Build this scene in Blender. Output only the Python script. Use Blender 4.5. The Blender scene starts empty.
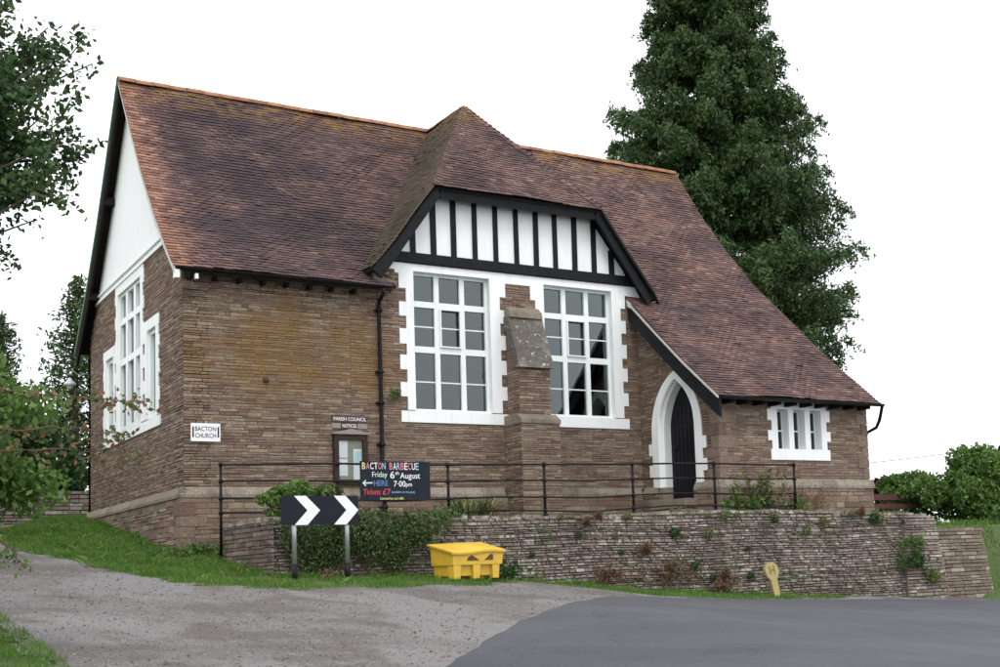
import bpy, bmesh, math, random
import numpy as np
from mathutils import Vector, Matrix
random.seed(7)
RNG = np.random.default_rng(7)
R = math.radians
scn = bpy.context.scene
col = scn.collection

# ------------------------------------------------------------------ camera
yaw, pit, rol = .5741, .0960, .0368
fw = Vector((math.sin(yaw)*math.cos(pit), math.cos(yaw)*math.cos(pit), math.sin(pit)))
rt = Vector((math.cos(yaw), -math.sin(yaw), 0))
up = rt.cross(fw)
r2 = rt*math.cos(rol) - up*math.sin(rol)
u2 = rt*math.sin(rol) + up*math.cos(rol)
cd = bpy.data.cameras.new('camera')
cam = bpy.data.objects.new('camera', cd)
col.objects.link(cam)
m = Matrix((r2, u2, -fw)).transposed().to_4x4()
m.translation = Vector((-5.6025, -21.6, 1.6))
cam.matrix_world = m
cd.sensor_width = 36
cd.lens = 1262.97/1000*36
cd.shift_x = -.10015
cd.shift_y = .1101
cd.clip_end = 2000
scn.camera = cam

# ------------------------------------------------------------------ sky, sun, exposure
SUN_EL, SUN_AZ = R(52), R(205)          # azimuth measured clockwise from +Y
w = bpy.data.worlds.new('World')
scn.world = w
w.use_nodes = True
nt = w.node_tree
nt.nodes.clear()
sky = nt.nodes.new('ShaderNodeTexSky')
sky.sky_type = 'NISHITA'
sky.sun_disc = False
sky.sun_elevation = SUN_EL
sky.sun_rotation = SUN_AZ
tc = nt.nodes.new('ShaderNodeTexCoord')
nz = nt.nodes.new('ShaderNodeTexNoise')
nz.inputs['Scale'].default_value = 2.2
nz.inputs['Detail'].default_value = 4
cr = nt.nodes.new('ShaderNodeValToRGB')
cr.color_ramp.elements[0].position = .35
cr.color_ramp.elements[0].color = (14.2, 14.6, 15.4, 1)
cr.color_ramp.elements[1].position = .68
cr.color_ramp.elements[1].color = (17.0, 17.1, 17.3, 1)
mx = nt.nodes.new('ShaderNodeMixRGB')
mx.inputs[0].default_value = .92
bg = nt.nodes.new('ShaderNodeBackground')
bg.inputs[1].default_value = .1
wo = nt.nodes.new('ShaderNodeOutputWorld')
L = nt.links.new
L(tc.outputs['Generated'], nz.inputs['Vector'])
L(nz.outputs['Fac'], cr.inputs[0])
L(sky.outputs[0], mx.inputs[1])
L(cr.outputs[0], mx.inputs[2])
L(mx.outputs[0], bg.inputs[0])
L(bg.outputs[0], wo.inputs[0])
sd = bpy.data.lights.new('sun', 'SUN')
sd.energy = 1.0
sd.angle = R(20)
sd.color = (1, .965, .91)
sun = bpy.data.objects.new('sun', sd)
col.objects.link(sun)
sv = Vector((math.sin(SUN_AZ)*math.cos(SUN_EL), math.cos(SUN_AZ)*math.cos(SUN_EL), math.sin(SUN_EL)))
sun.rotation_euler = sv.to_track_quat('Z', 'Y').to_euler()
sun.location = (0, 0, 30)
scn.view_settings.view_transform = 'Standard'
scn.view_settings.look = 'None'
scn.view_settings.exposure = .2
scn.view_settings.gamma = 1

# ------------------------------------------------------------------ material helpers
class NT:
    def __init__(s, name):
        s.m = bpy.data.materials.new(name)
        s.m.use_nodes = True
        s.t = s.m.node_tree
        s.b = s.t.nodes['Principled BSDF']
    def n(s, kind, **kw):
        nd = s.t.nodes.new('ShaderNode'+kind)
        for k, v in kw.items():
            if k in nd.inputs: nd.inputs[k].default_value = v
            else: setattr(nd, k, v)
        return nd
    def l(s, a, b): s.t.links.new(a, b)
    def coord(s):
        if not hasattr(s, 'c'): s.c = s.n('TexCoord').outputs['Object']
        return s.c
    def noise(s, scale, detail=3, rough=.55, stretch=None):
        v = s.coord()
        if stretch:
            mp = s.n('Mapping'); mp.inputs['Scale'].default_value = stretch
            s.l(v, mp.inputs['Vector']); v = mp.outputs[0]
        nd = s.n('TexNoise'); nd.inputs['Scale'].default_value = scale
        nd.inputs['Detail'].default_value = detail; nd.inputs['Roughness'].default_value = rough
        s.l(v, nd.inputs['Vector'])
        return nd.outputs['Fac']
    def ramp(s, fac, stops, const=False):
        nd = s.n('ValToRGB'); r = nd.color_ramp
        if const: r.interpolation = 'CONSTANT'
        while len(r.elements) < len(stops): r.elements.new(.5)
        for e, (p, c) in zip(r.elements, stops):
            e.position = p
            e.color = (c, c, c, 1) if isinstance(c, (int, float)) else (*c, 1)
        s.l(fac, nd.inputs[0])
        return nd.outputs[0]
    def mix(s, fac, a, b, mode='MIX'):
        nd = s.n('MixRGB', blend_type=mode)
        for i, v in ((0, fac), (1, a), (2, b)):
            if isinstance(v, (int, float)): nd.inputs[i].default_value = v
            elif isinstance(v, tuple): nd.inputs[i].default_value = (*v, 1)
            else: s.l(v, nd.inputs[i])
        return nd.outputs[0]
    def math(s, op, a, b=0., c=0.):
        nd = s.n('Math', operation=op)
        for i, v in enumerate((a, b, c)):
            if isinstance(v, (int, float)): nd.inputs[i].default_value = v
            else: s.l(v, nd.inputs[i])
        return nd.outputs[0]
    def isl(s): return s.n('NewGeometry').outputs['Random Per Island']
    def xyz(s):
        nd = s.n('SeparateXYZ'); s.l(s.coord(), nd.inputs[0]); return nd.outputs
    def bump(s, h, dist=.01, strength=1.):
        nd = s.n('Bump'); nd.inputs['Distance'].default_value = dist
        nd.inputs['Strength'].default_value = strength
        s.l(h, nd.inputs['Height']); s.l(nd.outputs[0], s.b.inputs['Normal'])
    def col(s, c):
        if isinstance(c, tuple): s.b.inputs['Base Color'].default_value = (*c, 1)
        else: s.l(c, s.b.inputs['Base Color'])
    def rough(s, r):
        if isinstance(r, (int, float)): s.b.inputs['Roughness'].default_value = r
        else: s.l(r, s.b.inputs['Roughness'])
    def spec(s, v): s.b.inputs['Specular IOR Level'].default_value = v

def paint(name, c, rough=.5, dirt=.25, dirtc=None, scale=3., bump=.002):
    t = NT(name)
    n = t.noise(scale, 5, .65)
    dc = dirtc or tuple(x*.55 for x in c)
    f = t.ramp(n, [(.45, 0.), (.8, dirt)])
    fine = t.ramp(t.noise(45, 3), [(.3, .9), (.7, 1.05)])
    t.col(t.mix(1., t.mix(f, c, dc), fine, 'MULTIPLY'))
    t.rough(rough)
    t.bump(t.noise(60, 4), bump, .6)
    return t.m

def stone_mat(name, stops, stain=(.27, .16, .05), stain_amt=.6, stain_rng=(.55, .7), dark=.5, lich=0., mossy=0., extra=None, lscale=9.):
    t = NT(name)
    base = t.ramp(t.isl(), stops)
    fine = t.ramp(t.noise(30, 6, .75), [(.28, .45), (.5, .95), (.75, 1.55)])
    c = t.mix(1., base, fine, 'MULTIPLY')
    big = t.ramp(t.noise(.7, 4, .6), [stain_rng[0:1]+(0.,), stain_rng[1:2]+(stain_amt,)])
    c = t.mix(big, c, stain, 'MIX') if stain_amt else c
    if extra: c = extra(t, c)
    dk = t.ramp(t.noise(1.1, 5, .65, (1.3, 1.3, .8)), [(.5, 0.), (.72, dark)])
    c = t.mix(dk, c, (.055, .045, .038))
    if lich:
        f = t.ramp(t.noise(lscale, 5, .8), [(.585, 0.), (.635, lich)])
        c = t.mix(f, c, (.5, .49, .45))
    if mossy:
        f = t.ramp(t.noise(2.2, 5, .7), [(.55, 0.), (.68, mossy)])
        c = t.mix(f, c, (.06, .085, .025))
    t.col(c)
    t.rough(.92); t.spec(.25)
    t.bump(t.noise(40, 5, .7), .012, .8)
    return t.m

M = {}
def dull(*names):
    for n_ in names: M[n_].node_tree.nodes['Principled BSDF'].inputs['Specular IOR Level'].default_value = .12
M['stone'] = stone_mat('sandstone rubble', [(0, (0.138, 0.089, 0.070)), (.2, (0.193, 0.129, 0.099)), (.4, (0.232, 0.165, 0.123)), (.56, (0.177, 0.119, 0.099)), (.76, (0.256, 0.191, 0.141)), (.92, (0.303, 0.243, 0.177)), (1, (0.209, 0.176, 0.146))], stain_amt=.0, dark=.35)
def ochre(t, c):
    x, y, z = t.xyz()
    x = t.math('ADD', x, 6.6); z = t.math('ADD', z, 2.3)
    n = t.math('MULTIPLY', t.math('SUBTRACT', t.noise(1.1, 5, .65), .5), 3.2)
    d = t.math('ADD', t.math('POWER', t.math('DIVIDE', t.math('ABSOLUTE', t.math('SUBTRACT', x, 1.9)), 2.3), 2.), t.math('POWER', t.math('DIVIDE', t.math('ABSOLUTE', t.math('SUBTRACT', z, 5.5)), 1.15), 2.))
    f = t.math('MULTIPLY', t.ramp(t.math('ADD', d, n), [(.1, .85), (1.6, 0.)]), t.ramp(t.noise(9, 4, .7), [(.3, .5), (.6, 1.)]))
    return t.mix(f, c, (.205, .118, .034))
M['stone_ochre'] = stone_mat('ochre stained sandstone', [(0, (0.138, 0.089, 0.070)), (.2, (0.193, 0.129, 0.099)), (.4, (0.232, 0.165, 0.123)), (.56, (0.177, 0.119, 0.099)), (.76, (0.256, 0.191, 0.141)), (.92, (0.303, 0.243, 0.177)), (1, (0.209, 0.176, 0.146))], stain_amt=.0, dark=.35, extra=ochre)
M['mortar'] = paint('earthy mortar', (0.150, 0.118, 0.092), .95, .5, scale=5, bump=.01)
M['rubble'] = stone_mat('weathered dry stone', [(0, (0.171, 0.136, 0.116)), (.25, (0.245, 0.208, 0.180)), (.5, (0.202, 0.163, 0.140)), (.75, (0.288, 0.248, 0.213)), (.9, (0.330, 0.291, 0.244)), (1, (0.441, 0.415, 0.366))], stain_amt=0, dark=.6, lich=.95, mossy=.6, lscale=7.)
M['rubble_tan'] = stone_mat('tan coursed stone', [(0, (0.143, 0.110, 0.086)), (.3, (0.220, 0.176, 0.130)), (.6, (0.176, 0.138, 0.108)), (.85, (0.286, 0.242, 0.184)), (1, (0.374, 0.330, 0.270))], stain_amt=0, dark=.3, lich=.25)
M['rubble_red'] = stone_mat('dark red brown stone', [(0, (.10, .07, .06)), (.4, (.15, .11, .09)), (.8, (.19, .15, .12)), (1, (.24, .2, .17))], stain_amt=0, dark=.85, lich=.2)
M['ashlar'] = stone_mat('pale dressed stone', [(0, (0.194, 0.158, 0.128)), (.5, (0.238, 0.198, 0.158)), (1, (0.282, 0.246, 0.198))], stain=(0.176, 0.132, 0.079), stain_amt=.4, dark=.7, lich=.15)
M['quoin'] = stone_mat('red sandstone quoin', [(0, (0.176, 0.117, 0.094)), (.35, (0.154, 0.098, 0.082)), (.6, (0.209, 0.154, 0.117)), (.85, (0.242, 0.191, 0.143)), (1, (0.176, 0.117, 0.097))], stain_amt=0, dark=.55)
M['weather'] = stone_mat('lichened weathering slab', [(0, (.10, .09, .08)), (1, (.13, .115, .1))], stain=(.4, .39, .36), stain_amt=.5, stain_rng=(.5, .6), dark=.5, lich=.95)
def streaky(name, c, dirt, amt):
    t = NT(name)
    st = t.ramp(t.noise(5, 5, .7, (2.2, 2.2, .22)), [(.5, 0.), (.74, amt)])
    sp = t.ramp(t.noise(14, 5, .8), [(.62, 0.), (.72, amt*.8)])
    cc = t.mix(st, c, dirt); cc = t.mix(sp, cc, tuple(x*.7 for x in dirt))
    t.col(cc); t.rough(.6); t.bump(t.noise(26, 5, .7), .006, .8)
    return t.m
M['white'] = streaky('white masonry paint', (.80, .82, .82), (.50, .50, .45), .38)
M['plaster'] = streaky('white render', (.80, .81, .82), (.55, .54, .50), .30)
M['whitewood'] = paint('white window paint', (.76, .80, .79), .4, .15, (.5, .52, .5), 5, .001)
M['blackwood'] = paint('black stained oak', (.009, .010, .012), .5, .5, (.03, .03, .03), 12, .006)
M['blackiron'] = paint('black painted iron', (.010, .010, .012), .42, .4, (.05, .025, .015), 9, .002)
M['door'] = paint('black boarded door', (.010, .010, .014), .45, .3, (.03, .03, .035), 4, .003)
M['soffit'] = paint('dark soffit boards', (.013, .012, .012), .85, .5, (.045, .022, .015), 5, .004)
M['greenverge'] = paint('mossy tile edge', (.10, .17, .12), .9, .6, (.05, .08, .06), 8, .006)
M['cream'] = paint('pale mortar fillet', (.55, .53, .48), .8, .5, (.3, .3, .25), 6, .004)
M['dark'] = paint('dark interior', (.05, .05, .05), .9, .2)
M['galv'] = paint('galvanised steel', (.42, .44, .46), .35, .4, (.25, .26, .27), 14, .001)
M['galv'].node_tree.nodes['Principled BSDF'].inputs['Metallic'].default_value = .6
M['signwhite'] = paint('white sign enamel', (.80, .81, .82), .35, .15, (.5, .5, .5), 12, .0005)
M['signblack'] = paint('black sign face', (.012, .014, .022), .3, .25, (.03, .03, .04), 9, .0005)
M['chalkboard'] = paint('dark painted board', (.014, .018, .028), .5, .4, (.03, .035, .05), 7, .001)
M['case'] = paint('dark brown notice case', (.035, .022, .018), .5, .4, (.07, .05, .04), 7, .003)
M['felt'] = paint('buff pinboard', (.28, .27, .21), .9, .2, scale=4)
M['paper'] = paint('white paper', (.75, .77, .8), .7, .1, (.6, .62, .66), 20, .0003)
M['bluepaper'] = paint('pale blue poster', (.45, .66, .70), .7, .4, (.6, .72, .75), 14, .0003)
M['plank'] = paint('brown name plank', (.08, .05, .045), .6, .4, (.14, .11, .1), 7, .003)
M['greyplank'] = paint('grey weathered plank', (.26, .22, .21), .8, .5, (.16, .13, .12), 9, .003)
M['lead'] = paint('leaded glass strips', (.12, .12, .12), .6, .2)
M['hydrant'] = paint('faded yellow concrete', (.40, .33, .12), .8, .9, (.24, .225, .15), 7, .006)
M['redpaint'] = paint('faded red marking', (.24, .13, .06), .8, .8, (.35, .28, .11), 25, .001)
M['lampglass'] = paint('white lamp shade', (.55, .58, .58), .35, .3, (.3, .33, .33), 8, .0005)
M['rust'] = paint('rusty red board', (.09, .035, .028), .8, .5, scale=4)
M['bark'] = paint('rough bark', (.10, .075, .055), .95, .6, (.05, .04, .03), 7, .03)
M['twig'] = paint('reddish twig', (.11, .06, .045), .8, .5, (.07, .05, .03), 20, .002)
M['wire'] = paint('overhead wire', (.05, .05, .055), .6, .2)

t = NT('yellow grit bin plastic')
c = t.mix(t.ramp(t.noise(2.5, 5, .7), [(.42, 0.), (.72, .6)]), (.66, .43, .04), (.50, .28, .035))
c = t.mix(t.ramp(t.noise(14, 4, .7), [(.6, 0.), (.75, .4)]), c, (.38, .25, .06))
t.col(c); t.rough(.42); t.bump(t.noise(5, 3), .006, .6)
M['yellow'] = t.m
M['binmark'] = paint('worn brown sticker', (.05, .025, .015), .7, .6, (.35, .2, .03), 55, .001)

dull('blackwood', 'door', 'signblack', 'chalkboard', 'case', 'soffit', 'plank', 'blackiron')
def glass_mat(tint=(.55, .6, .6), ior=1.6, add=.03, name='window glass'):
    t = NT(name)
    gl = t.n('BsdfGlossy'); gl.inputs['Roughness'].default_value = .03
    gl.inputs['Color'].default_value = (.82, .9, .9, 1)
    tr = t.n('BsdfTransparent'); tr.inputs['Color'].default_value = (*tint, 1)
    fr = t.n('Fresnel'); fr.inputs['IOR'].default_value = ior
    f = t.math('ADD', fr.outputs[0], add)
    bp = t.n('Bump'); bp.inputs['Distance'].default_value = .004; bp.inputs['Strength'].default_value = .35
    t.l(t.noise(2.3, 2), bp.inputs['Height'])
    t.l(bp.outputs[0], gl.inputs['Normal']); t.l(bp.outputs[0], fr.inputs['Normal'])
    ms = t.n('MixShader')
    t.l(f, ms.inputs[0]); t.l(tr.outputs[0], ms.inputs[1]); t.l(gl.outputs[0], ms.inputs[2])
    t.l(ms.outputs[0], t.t.nodes['Material Output'].inputs[0])
    return t.m
M['glass'] = glass_mat()
M['clearglass'] = glass_mat((.97, .98, .98), 1.2, .0, 'clear case glass')

def tile_mat(name, moss=False):
    t = NT(name)
    i = t.isl()
    base = t.ramp(i, [(0, (0.072, 0.041, 0.040)), (.2, (0.136, 0.076, 0.065)), (.36, (0.098, 0.060, 0.058)), (.55, (0.164, 0.091, 0.074)), (.72, (0.127, 0.080, 0.074)), (.86, (0.201, 0.118, 0.090)), (.95, (0.138, 0.087, 0.079)), (1, (0.265, 0.165, 0.131))])
    x, y, z = t.xyz()
    x = t.math('ADD', x, 6.6); z = t.math('ADD', z, 2.3)
    n1 = t.noise(.9, 5, .65)
    n2 = t.noise(3.5, 4, .7)
    # black algae over the upper left part and in drifts elsewhere
    box = t.math('MULTIPLY', t.ramp(x, [(0., 0.), (.09, 1.)]) , 1.)
    mr = t.n('MapRange'); mr.inputs['From Min'].default_value = .3; mr.inputs['From Max'].default_value = 1.2
    t.l(t.math('ADD', x, t.math('MULTIPLY', n2, .9)), mr.inputs['Value'])
    mr2 = t.n('MapRange'); mr2.inputs['From Min'].default_value = 7.2; mr2.inputs['From Max'].default_value = 4.2
    t.l(t.math('ADD', x, t.math('MULTIPLY', n1, 2.)), mr2.inputs['Value'])
    f = t.math('MULTIPLY', mr.outputs[0], t.math('ADD', t.math('MULTIPLY', mr2.outputs[0], .42), t.ramp(n1, [(.44, 0.), (.62, .62)])))
    c = t.mix(t.math('MINIMUM', f, .85), base, (.036, .026, .033))
    # bright clean clay along the left verge
    mv = t.n('MapRange'); mv.inputs['From Min'].default_value = .85; mv.inputs['From Max'].default_value = .25
    t.l(t.math('ADD', x, t.math('MULTIPLY', n2, 1.0)), mv.inputs['Value'])
    cl = t.ramp(i, [(0, (.16, .075, .055)), (.5, (.29, .14, .09)), (1, (.38, .21, .145))])
    c = t.mix(t.math('MULTIPLY', mv.outputs[0], .75), c, cl)
    # ochre lichen below the ridge
    mz = t.n('MapRange'); mz.inputs['From Min'].default_value = 11.25; mz.inputs['From Max'].default_value = 11.75
    t.l(t.math('ADD', z, t.math('MULTIPLY', n1, .8)), mz.inputs['Value'])
    lz = t.math('MULTIPLY', mz.outputs[0], t.ramp(n2, [(.42, 0.), (.65, .75)]))
    c = t.mix(lz, c, (.27, .15, .04))
    # pale lichen specks
    c = t.mix(t.ramp(t.noise(11, 3, .6), [(.70, 0.), (.75, .55)]), c, (.36, .34, .3))
    if moss:
        c = t.mix(t.ramp(t.noise(1.8, 5, .7), [(.36, .15), (.62, .65)]), c, (.13, .125, .072))
    fine = t.ramp(t.noise(30, 4, .7), [(.25, .65), (.75, 1.35)])
    c = t.mix(1., c, fine, 'MULTIPLY')
    t.col(c); t.rough(.88); t.spec(.3)
    t.bump(t.noise(45, 4, .7), .006, .7)
    return t.m
M['tile'] = tile_mat('weathered clay tile')
M['tilemoss'] = tile_mat('mossy clay tile', True)
t = NT('orange clay ridge tile')
c = t.ramp(t.isl(), [(0, (.20, .085, .05)), (.5, (.28, .12, .07)), (1, (.33, .17, .10))])
c = t.mix(t.ramp(t.noise(3, 5, .7), [(.46, 0.), (.64, .65)]), c, (.30, .16, .045))
c = t.mix(t.ramp(t.noise(5, 4), [(.6, 0.), (.72, .5)]), c, (.16, .14, .12))
t.col(c); t.rough(.9); t.bump(t.noise(30, 4), .006, .6)
M['ridge'] = t.m

def leafmat(name, stops, trans=.3, rough=.55):
    t = NT(name)
    c = t.ramp(t.isl(), stops)
    c = t.mix(t.ramp(t.noise(1.3, 3), [(.35, 0.), (.7, .35)]), c, tuple(x*.5 for x in stops[0][1]))
    t.col(c); t.rough(rough); t.spec(.35)
    tl = t.n('BsdfTranslucent'); t.l(c, tl.inputs[0])
    ms = t.n('MixShader'); ms.inputs[0].default_value = trans
    t.l(t.b.outputs[0], ms.inputs[1]); t.l(tl.outputs[0], ms.inputs[2])
    t.l(ms.outputs[0], t.t.nodes['Material Output'].inputs[0])
    return t.m
M['conifer'] = leafmat('dark conifer foliage', [(0, (0.024, 0.054, 0.016)), (.5, (0.045, 0.094, 0.027)), (.85, (0.076, 0.138, 0.038)), (1, (0.126, 0.186, 0.051))], .15)
M['leaf'] = leafmat('broad green leaf', [(0, (0.059, 0.121, 0.027)), (.5, (0.101, 0.197, 0.038)), (1, (0.186, 0.288, 0.068))], .35)
M['leafdark'] = leafmat('dark green leaf', [(0, (0.027, 0.063, 0.021)), (.5, (0.048, 0.105, 0.030)), (1, (0.083, 0.150, 0.045))], .25)
M['ivy'] = leafmat('ivy leaf', [(0, (0.031, 0.069, 0.017)), (.6, (0.061, 0.117, 0.029)), (1, (0.139, 0.216, 0.072))], .15)
M['redleaf'] = leafmat('reddening bramble leaf', [(0, (0.052, 0.091, 0.026)), (.45, (0.104, 0.143, 0.039)), (.65, (0.208, 0.130, 0.046)), (1, (0.286, 0.078, 0.052))], .35)
M['purpleleaf'] = leafmat('purple shrub leaf', [(0, (.03, .012, .018)), (1, (.07, .025, .035))], .2)
M['paleleaf'] = leafmat('yellow green leaf', [(0, (0.072, 0.108, 0.036)), (.5, (0.144, 0.180, 0.060)), (1, (0.312, 0.300, 0.120))], .3)
M['dryleaf'] = leafmat('dry brown stalk', [(0, (0.085, 0.045, 0.028)), (.5, (0.145, 0.083, 0.049)), (1, (0.221, 0.150, 0.077))], .15)
M['grass'] = leafmat('short grass', [(0, (0.051, 0.124, 0.013)), (.5, (0.087, 0.197, 0.023)), (.85, (0.133, 0.249, 0.036)), (1, (0.286, 0.291, 0.108))], .3)

def ground_mat():
    t = NT('grassy soil')
    c = t.mix(t.noise(.8, 5), (.05, .085, .02), (.075, .12, .03))
    c = t.mix(t.ramp(t.noise(3, 5), [(.5, 0.), (.7, .6)]), c, (.10, .075, .045))
    t.col(c); t.rough(1); t.bump(t.noise(12, 6, .7), .05, .8)
    return t.m
M['ground'] = ground_mat()
t = NT('loose gravel')
vor = t.n('TexVoronoi'); vor.inputs['Scale'].default_value = 34; t.l(t.coord(), vor.inputs['Vector'])
vor2 = t.n('TexVoronoi'); vor2.inputs['Scale'].default_value = 90; t.l(t.coord(), vor2.inputs['Vector'])
bw = t.n('RGBToBW'); t.l(vor.outputs['Color'], bw.inputs[0])
bw2 = t.n('RGBToBW'); t.l(vor2.outputs['Color'], bw2.inputs[0])
c = t.ramp(bw2.outputs[0], [(.1, (0.102, 0.092, 0.086)), (.5, (0.198, 0.185, 0.176)), (.9, (0.348, 0.330, 0.318))])
c = t.mix(t.ramp(bw.outputs[0], [(.45, 0.), (.75, .5)]), c, (.24, .22, .208))
c = t.mix(t.ramp(t.noise(26, 4, .9), [(.40, .8), (.47, 0.)]), c, (.07, .062, .057))
c = t.mix(t.ramp(t.noise(.55, 6, .75), [(.47, 0.), (.56, .7)]), c, (.12, .10, .09))
c = t.mix(t.ramp(t.noise(.8, 3, .5, (1, .45, 1)), [(.52, 0.), (.6, .8)]), c, (.25, .24, .238))
c = t.mix(t.ramp(t.noise(7, 4, .7), [(.58, 0.), (.72, .6)]), c, (.07, .05, .042))
t.col(c); t.rough(.95)
h = t.math('ADD', t.math('MULTIPLY', vor.outputs['Distance'], -.6), t.math('MULTIPLY', vor2.outputs['Distance'], -.4))
h = t.math('ADD', h, t.math('MULTIPLY', t.noise(2.5, 5), 1.6))
t.bump(h, .035, 1.)
M['gravel'] = t.m
t = NT('asphalt')
def cracks(t):
    v_ = t.n('TexVoronoi', feature='DISTANCE_TO_EDGE'); v_.inputs['Scale'].default_value = .35
    mp = t.n('VectorMath', operation='ADD'); nn = t.n('TexNoise'); nn.inputs['Scale'].default_value = 1.6; nn.inputs['Detail'].default_value = 5
    t.l(t.coord(), nn.inputs['Vector']); t.l(t.coord(), mp.inputs[0]); t.l(nn.outputs['Color'], mp.inputs[1]); t.l(mp.outputs[0], v_.inputs['Vector'])
    return t.math('MULTIPLY', t.ramp(v_.outputs['Distance'], [(.002, 1.), (.006, 0.)]), t.ramp(t.noise(.3, 2), [(.5, 0.), (.56, .7)]))
vor2 = t.n('TexVoronoi'); vor2.inputs['Scale'].default_value = 120; t.l(t.coord(), vor2.inputs['Vector'])
bw2 = t.n('RGBToBW'); t.l(vor2.outputs['Color'], bw2.inputs[0])
c = t.ramp(bw2.outputs[0], [(.1, (.030, .032, .040)), (.6, (.050, .054, .066)), (.95, (.095, .100, .118))])
c = t.mix(t.ramp(t.noise(38, 4, .8), [(.56, 0.), (.66, .5)]), c, (.11, .115, .125))
c = t.mix(t.ramp(t.noise(38, 4, .8, (1.1, .9, 1)), [(.34, .5), (.42, 0.)]), c, (.028, .029, .034))
c = t.mix(cracks(t), c, (.02, .02, .022))
c = t.mix(t.ramp(t.noise(.5, 4, .6, (.5, 1.6, 1)), [(.42, 0.), (.66, .5)]), c, (.085, .085, .09))
c = t.mix(t.ramp(t.noise(1.7, 6, .7), [(.66, 0.), (.78, .4)]), c, (.12, .115, .11))
c = t.mix(t.ramp(t.noise(.23, 3, .5, (.3, 1.2, 1)), [(.6, 0.), (.64, .35)]), c, (.035, .036, .042))
t.col(c); t.rough(t.ramp(t.noise(.8, 3), [(.3, .72), (.7, .92)]))
t.bump(vor2.outputs['Distance'], .004, .8)
M['asphalt'] = t.m
M['pebble'] = stone_mat('loose pebbles', [(0, (0.098, 0.083, 0.075)), (.5, (0.150, 0.135, 0.124)), (.8, (0.210, 0.188, 0.173)), (1, (0.300, 0.285, 0.270))], stain_amt=0, dark=.2)

# ------------------------------------------------------------------ mesh helpers
class MB:
    def __init__(s): s.v = []; s.f = []; s.mi = []; s.sm = []; s.nv = 0
    def add(s, vs, fs, mi=0, smooth=False):
        vs = np.asarray(vs, float).reshape(-1, 3)
        s.v.append(vs)
        for f in fs: s.f.append([i+s.nv for i in f]); s.mi.append(mi); s.sm.append(smooth)
        s.nv += len(vs)
    def box(s, x0, x1, y0, y1, z0, z1, mi=0):
        s.hexa([(x0, y0, z0), (x1, y0, z0), (x1, y1, z0), (x0, y1, z0), (x0, y0, z1), (x1, y0, z1), (x1, y1, z1), (x0, y1, z1)], mi)
    def hexa(s, p, mi=0):
        s.add(p, [(0, 3, 2, 1), (4, 5, 6, 7), (0, 1, 5, 4), (1, 2, 6, 5), (2, 3, 7, 6), (3, 0, 4, 7)], mi)
    def prism(s, poly, d, mi=0):
        """poly: list of 3d points (planar), d: extrusion vector"""
        n = len(poly); a = [tuple(p) for p in poly]; b = [tuple(Vector(p)+Vector(d)) for p in poly]
        s.add(a+b, [tuple(range(n)), tuple(range(2*n-1, n-1, -1))]+[(i, i+n, (i+1) % n+n, (i+1) % n) for i in range(n)], mi)
    def tube(s, pts, rad, n=8, mi=0, smooth=True, cap=True):
        pts = [Vector(p) for p in pts]
        rs = rad if isinstance(rad, (list, tuple)) else [rad]*len(pts)
        vs = []; ref = Vector((0, 0, 1))
        for i, p in enumerate(pts):
            d = (pts[min(i+1, len(pts)-1)]-pts[max(i-1, 0)]).normalized()
            if abs(d.dot(ref)) > .95: ref = Vector((1, 0, 0)) if abs(d.x) < .9 else Vector((0, 1, 0))
            a = d.cross(ref).normalized(); b = d.cross(a).normalized()
            for k in range(n):
                th = 2*math.pi*k/n
                vs.append(p+(a*math.cos(th)+b*math.sin(th))*rs[i])
        fs = []
        for i in range(len(pts)-1):
            for k in range(n):
                fs.append((i*n+k, i*n+(k+1) % n, (i+1)*n+(k+1) % n, (i+1)*n+k))
        if cap: fs.append(tuple(range(n-1, -1, -1))); fs.append(tuple((len(pts)-1)*n+k for k in range(n)))
        s.add([tuple(v) for v in vs], fs, mi, smooth)
    def ball(s, c, r, n=8, mi=0, sc=(1, 1, 1)):
        vs = []; fs = []
        for i in range(n+1):
            ph = math.pi*i/n
            for k in range(n):
                th = 2*math.pi*k/n
                vs.append((c[0]+r*sc[0]*math.sin(ph)*math.cos(th), c[1]+r*sc[1]*math.sin(ph)*math.sin(th), c[2]+r*sc[2]*math.cos(ph)))
        for i in range(n):
            for k in range(n): fs.append((i*n+k, (i+1)*n+k, (i+1)*n+(k+1) % n, i*n+(k+1) % n))
        s.add(vs, fs, mi, True)
    def arr(s, V, F, mi=0, smooth=False):
        """bulk arrays: V (n,3), F (m,4)"""
        s.v.append(V); F = F+s.nv
        s.f.extend(F.tolist()); s.mi.extend([mi]*len(F)); s.sm.extend([smooth]*len(F)); s.nv += len(V)
    def build(s, name, mats, parent=None, origin=(0, 0, 0), bevel=0):
        me = bpy.data.meshes.new(name)
        V = np.concatenate(s.v) if s.v else np.zeros((0, 3))
        V = V-np.array(origin)
        me.from_pydata(V.tolist(), [], s.f)
        for mm in (mats if isinstance(mats, (list, tuple)) else [mats]): me.materials.append(M[mm])
        me.polygons.foreach_set('material_index', s.mi)
        me.polygons.foreach_set('use_smooth', s.sm)
        me.update()
        o = bpy.data.objects.new(name, me)
        col.objects.link(o)
        if parent: o.parent = parent
        else: o.location = origin
        if bevel:
            bmh = bmesh.new(); bmh.from_mesh(me)
            bmesh.ops.remove_doubles(bmh, verts=bmh.verts, dist=1e-6)
            bmesh.ops.bevel(bmh, geom=[e for e in bmh.edges if len(e.link_faces) == 2 and e.calc_face_angle(0) > .5], offset=bevel, segments=2, affect='EDGES', profile=.6)
            bmh.to_mesh(me); bmh.free()
        return o

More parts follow.
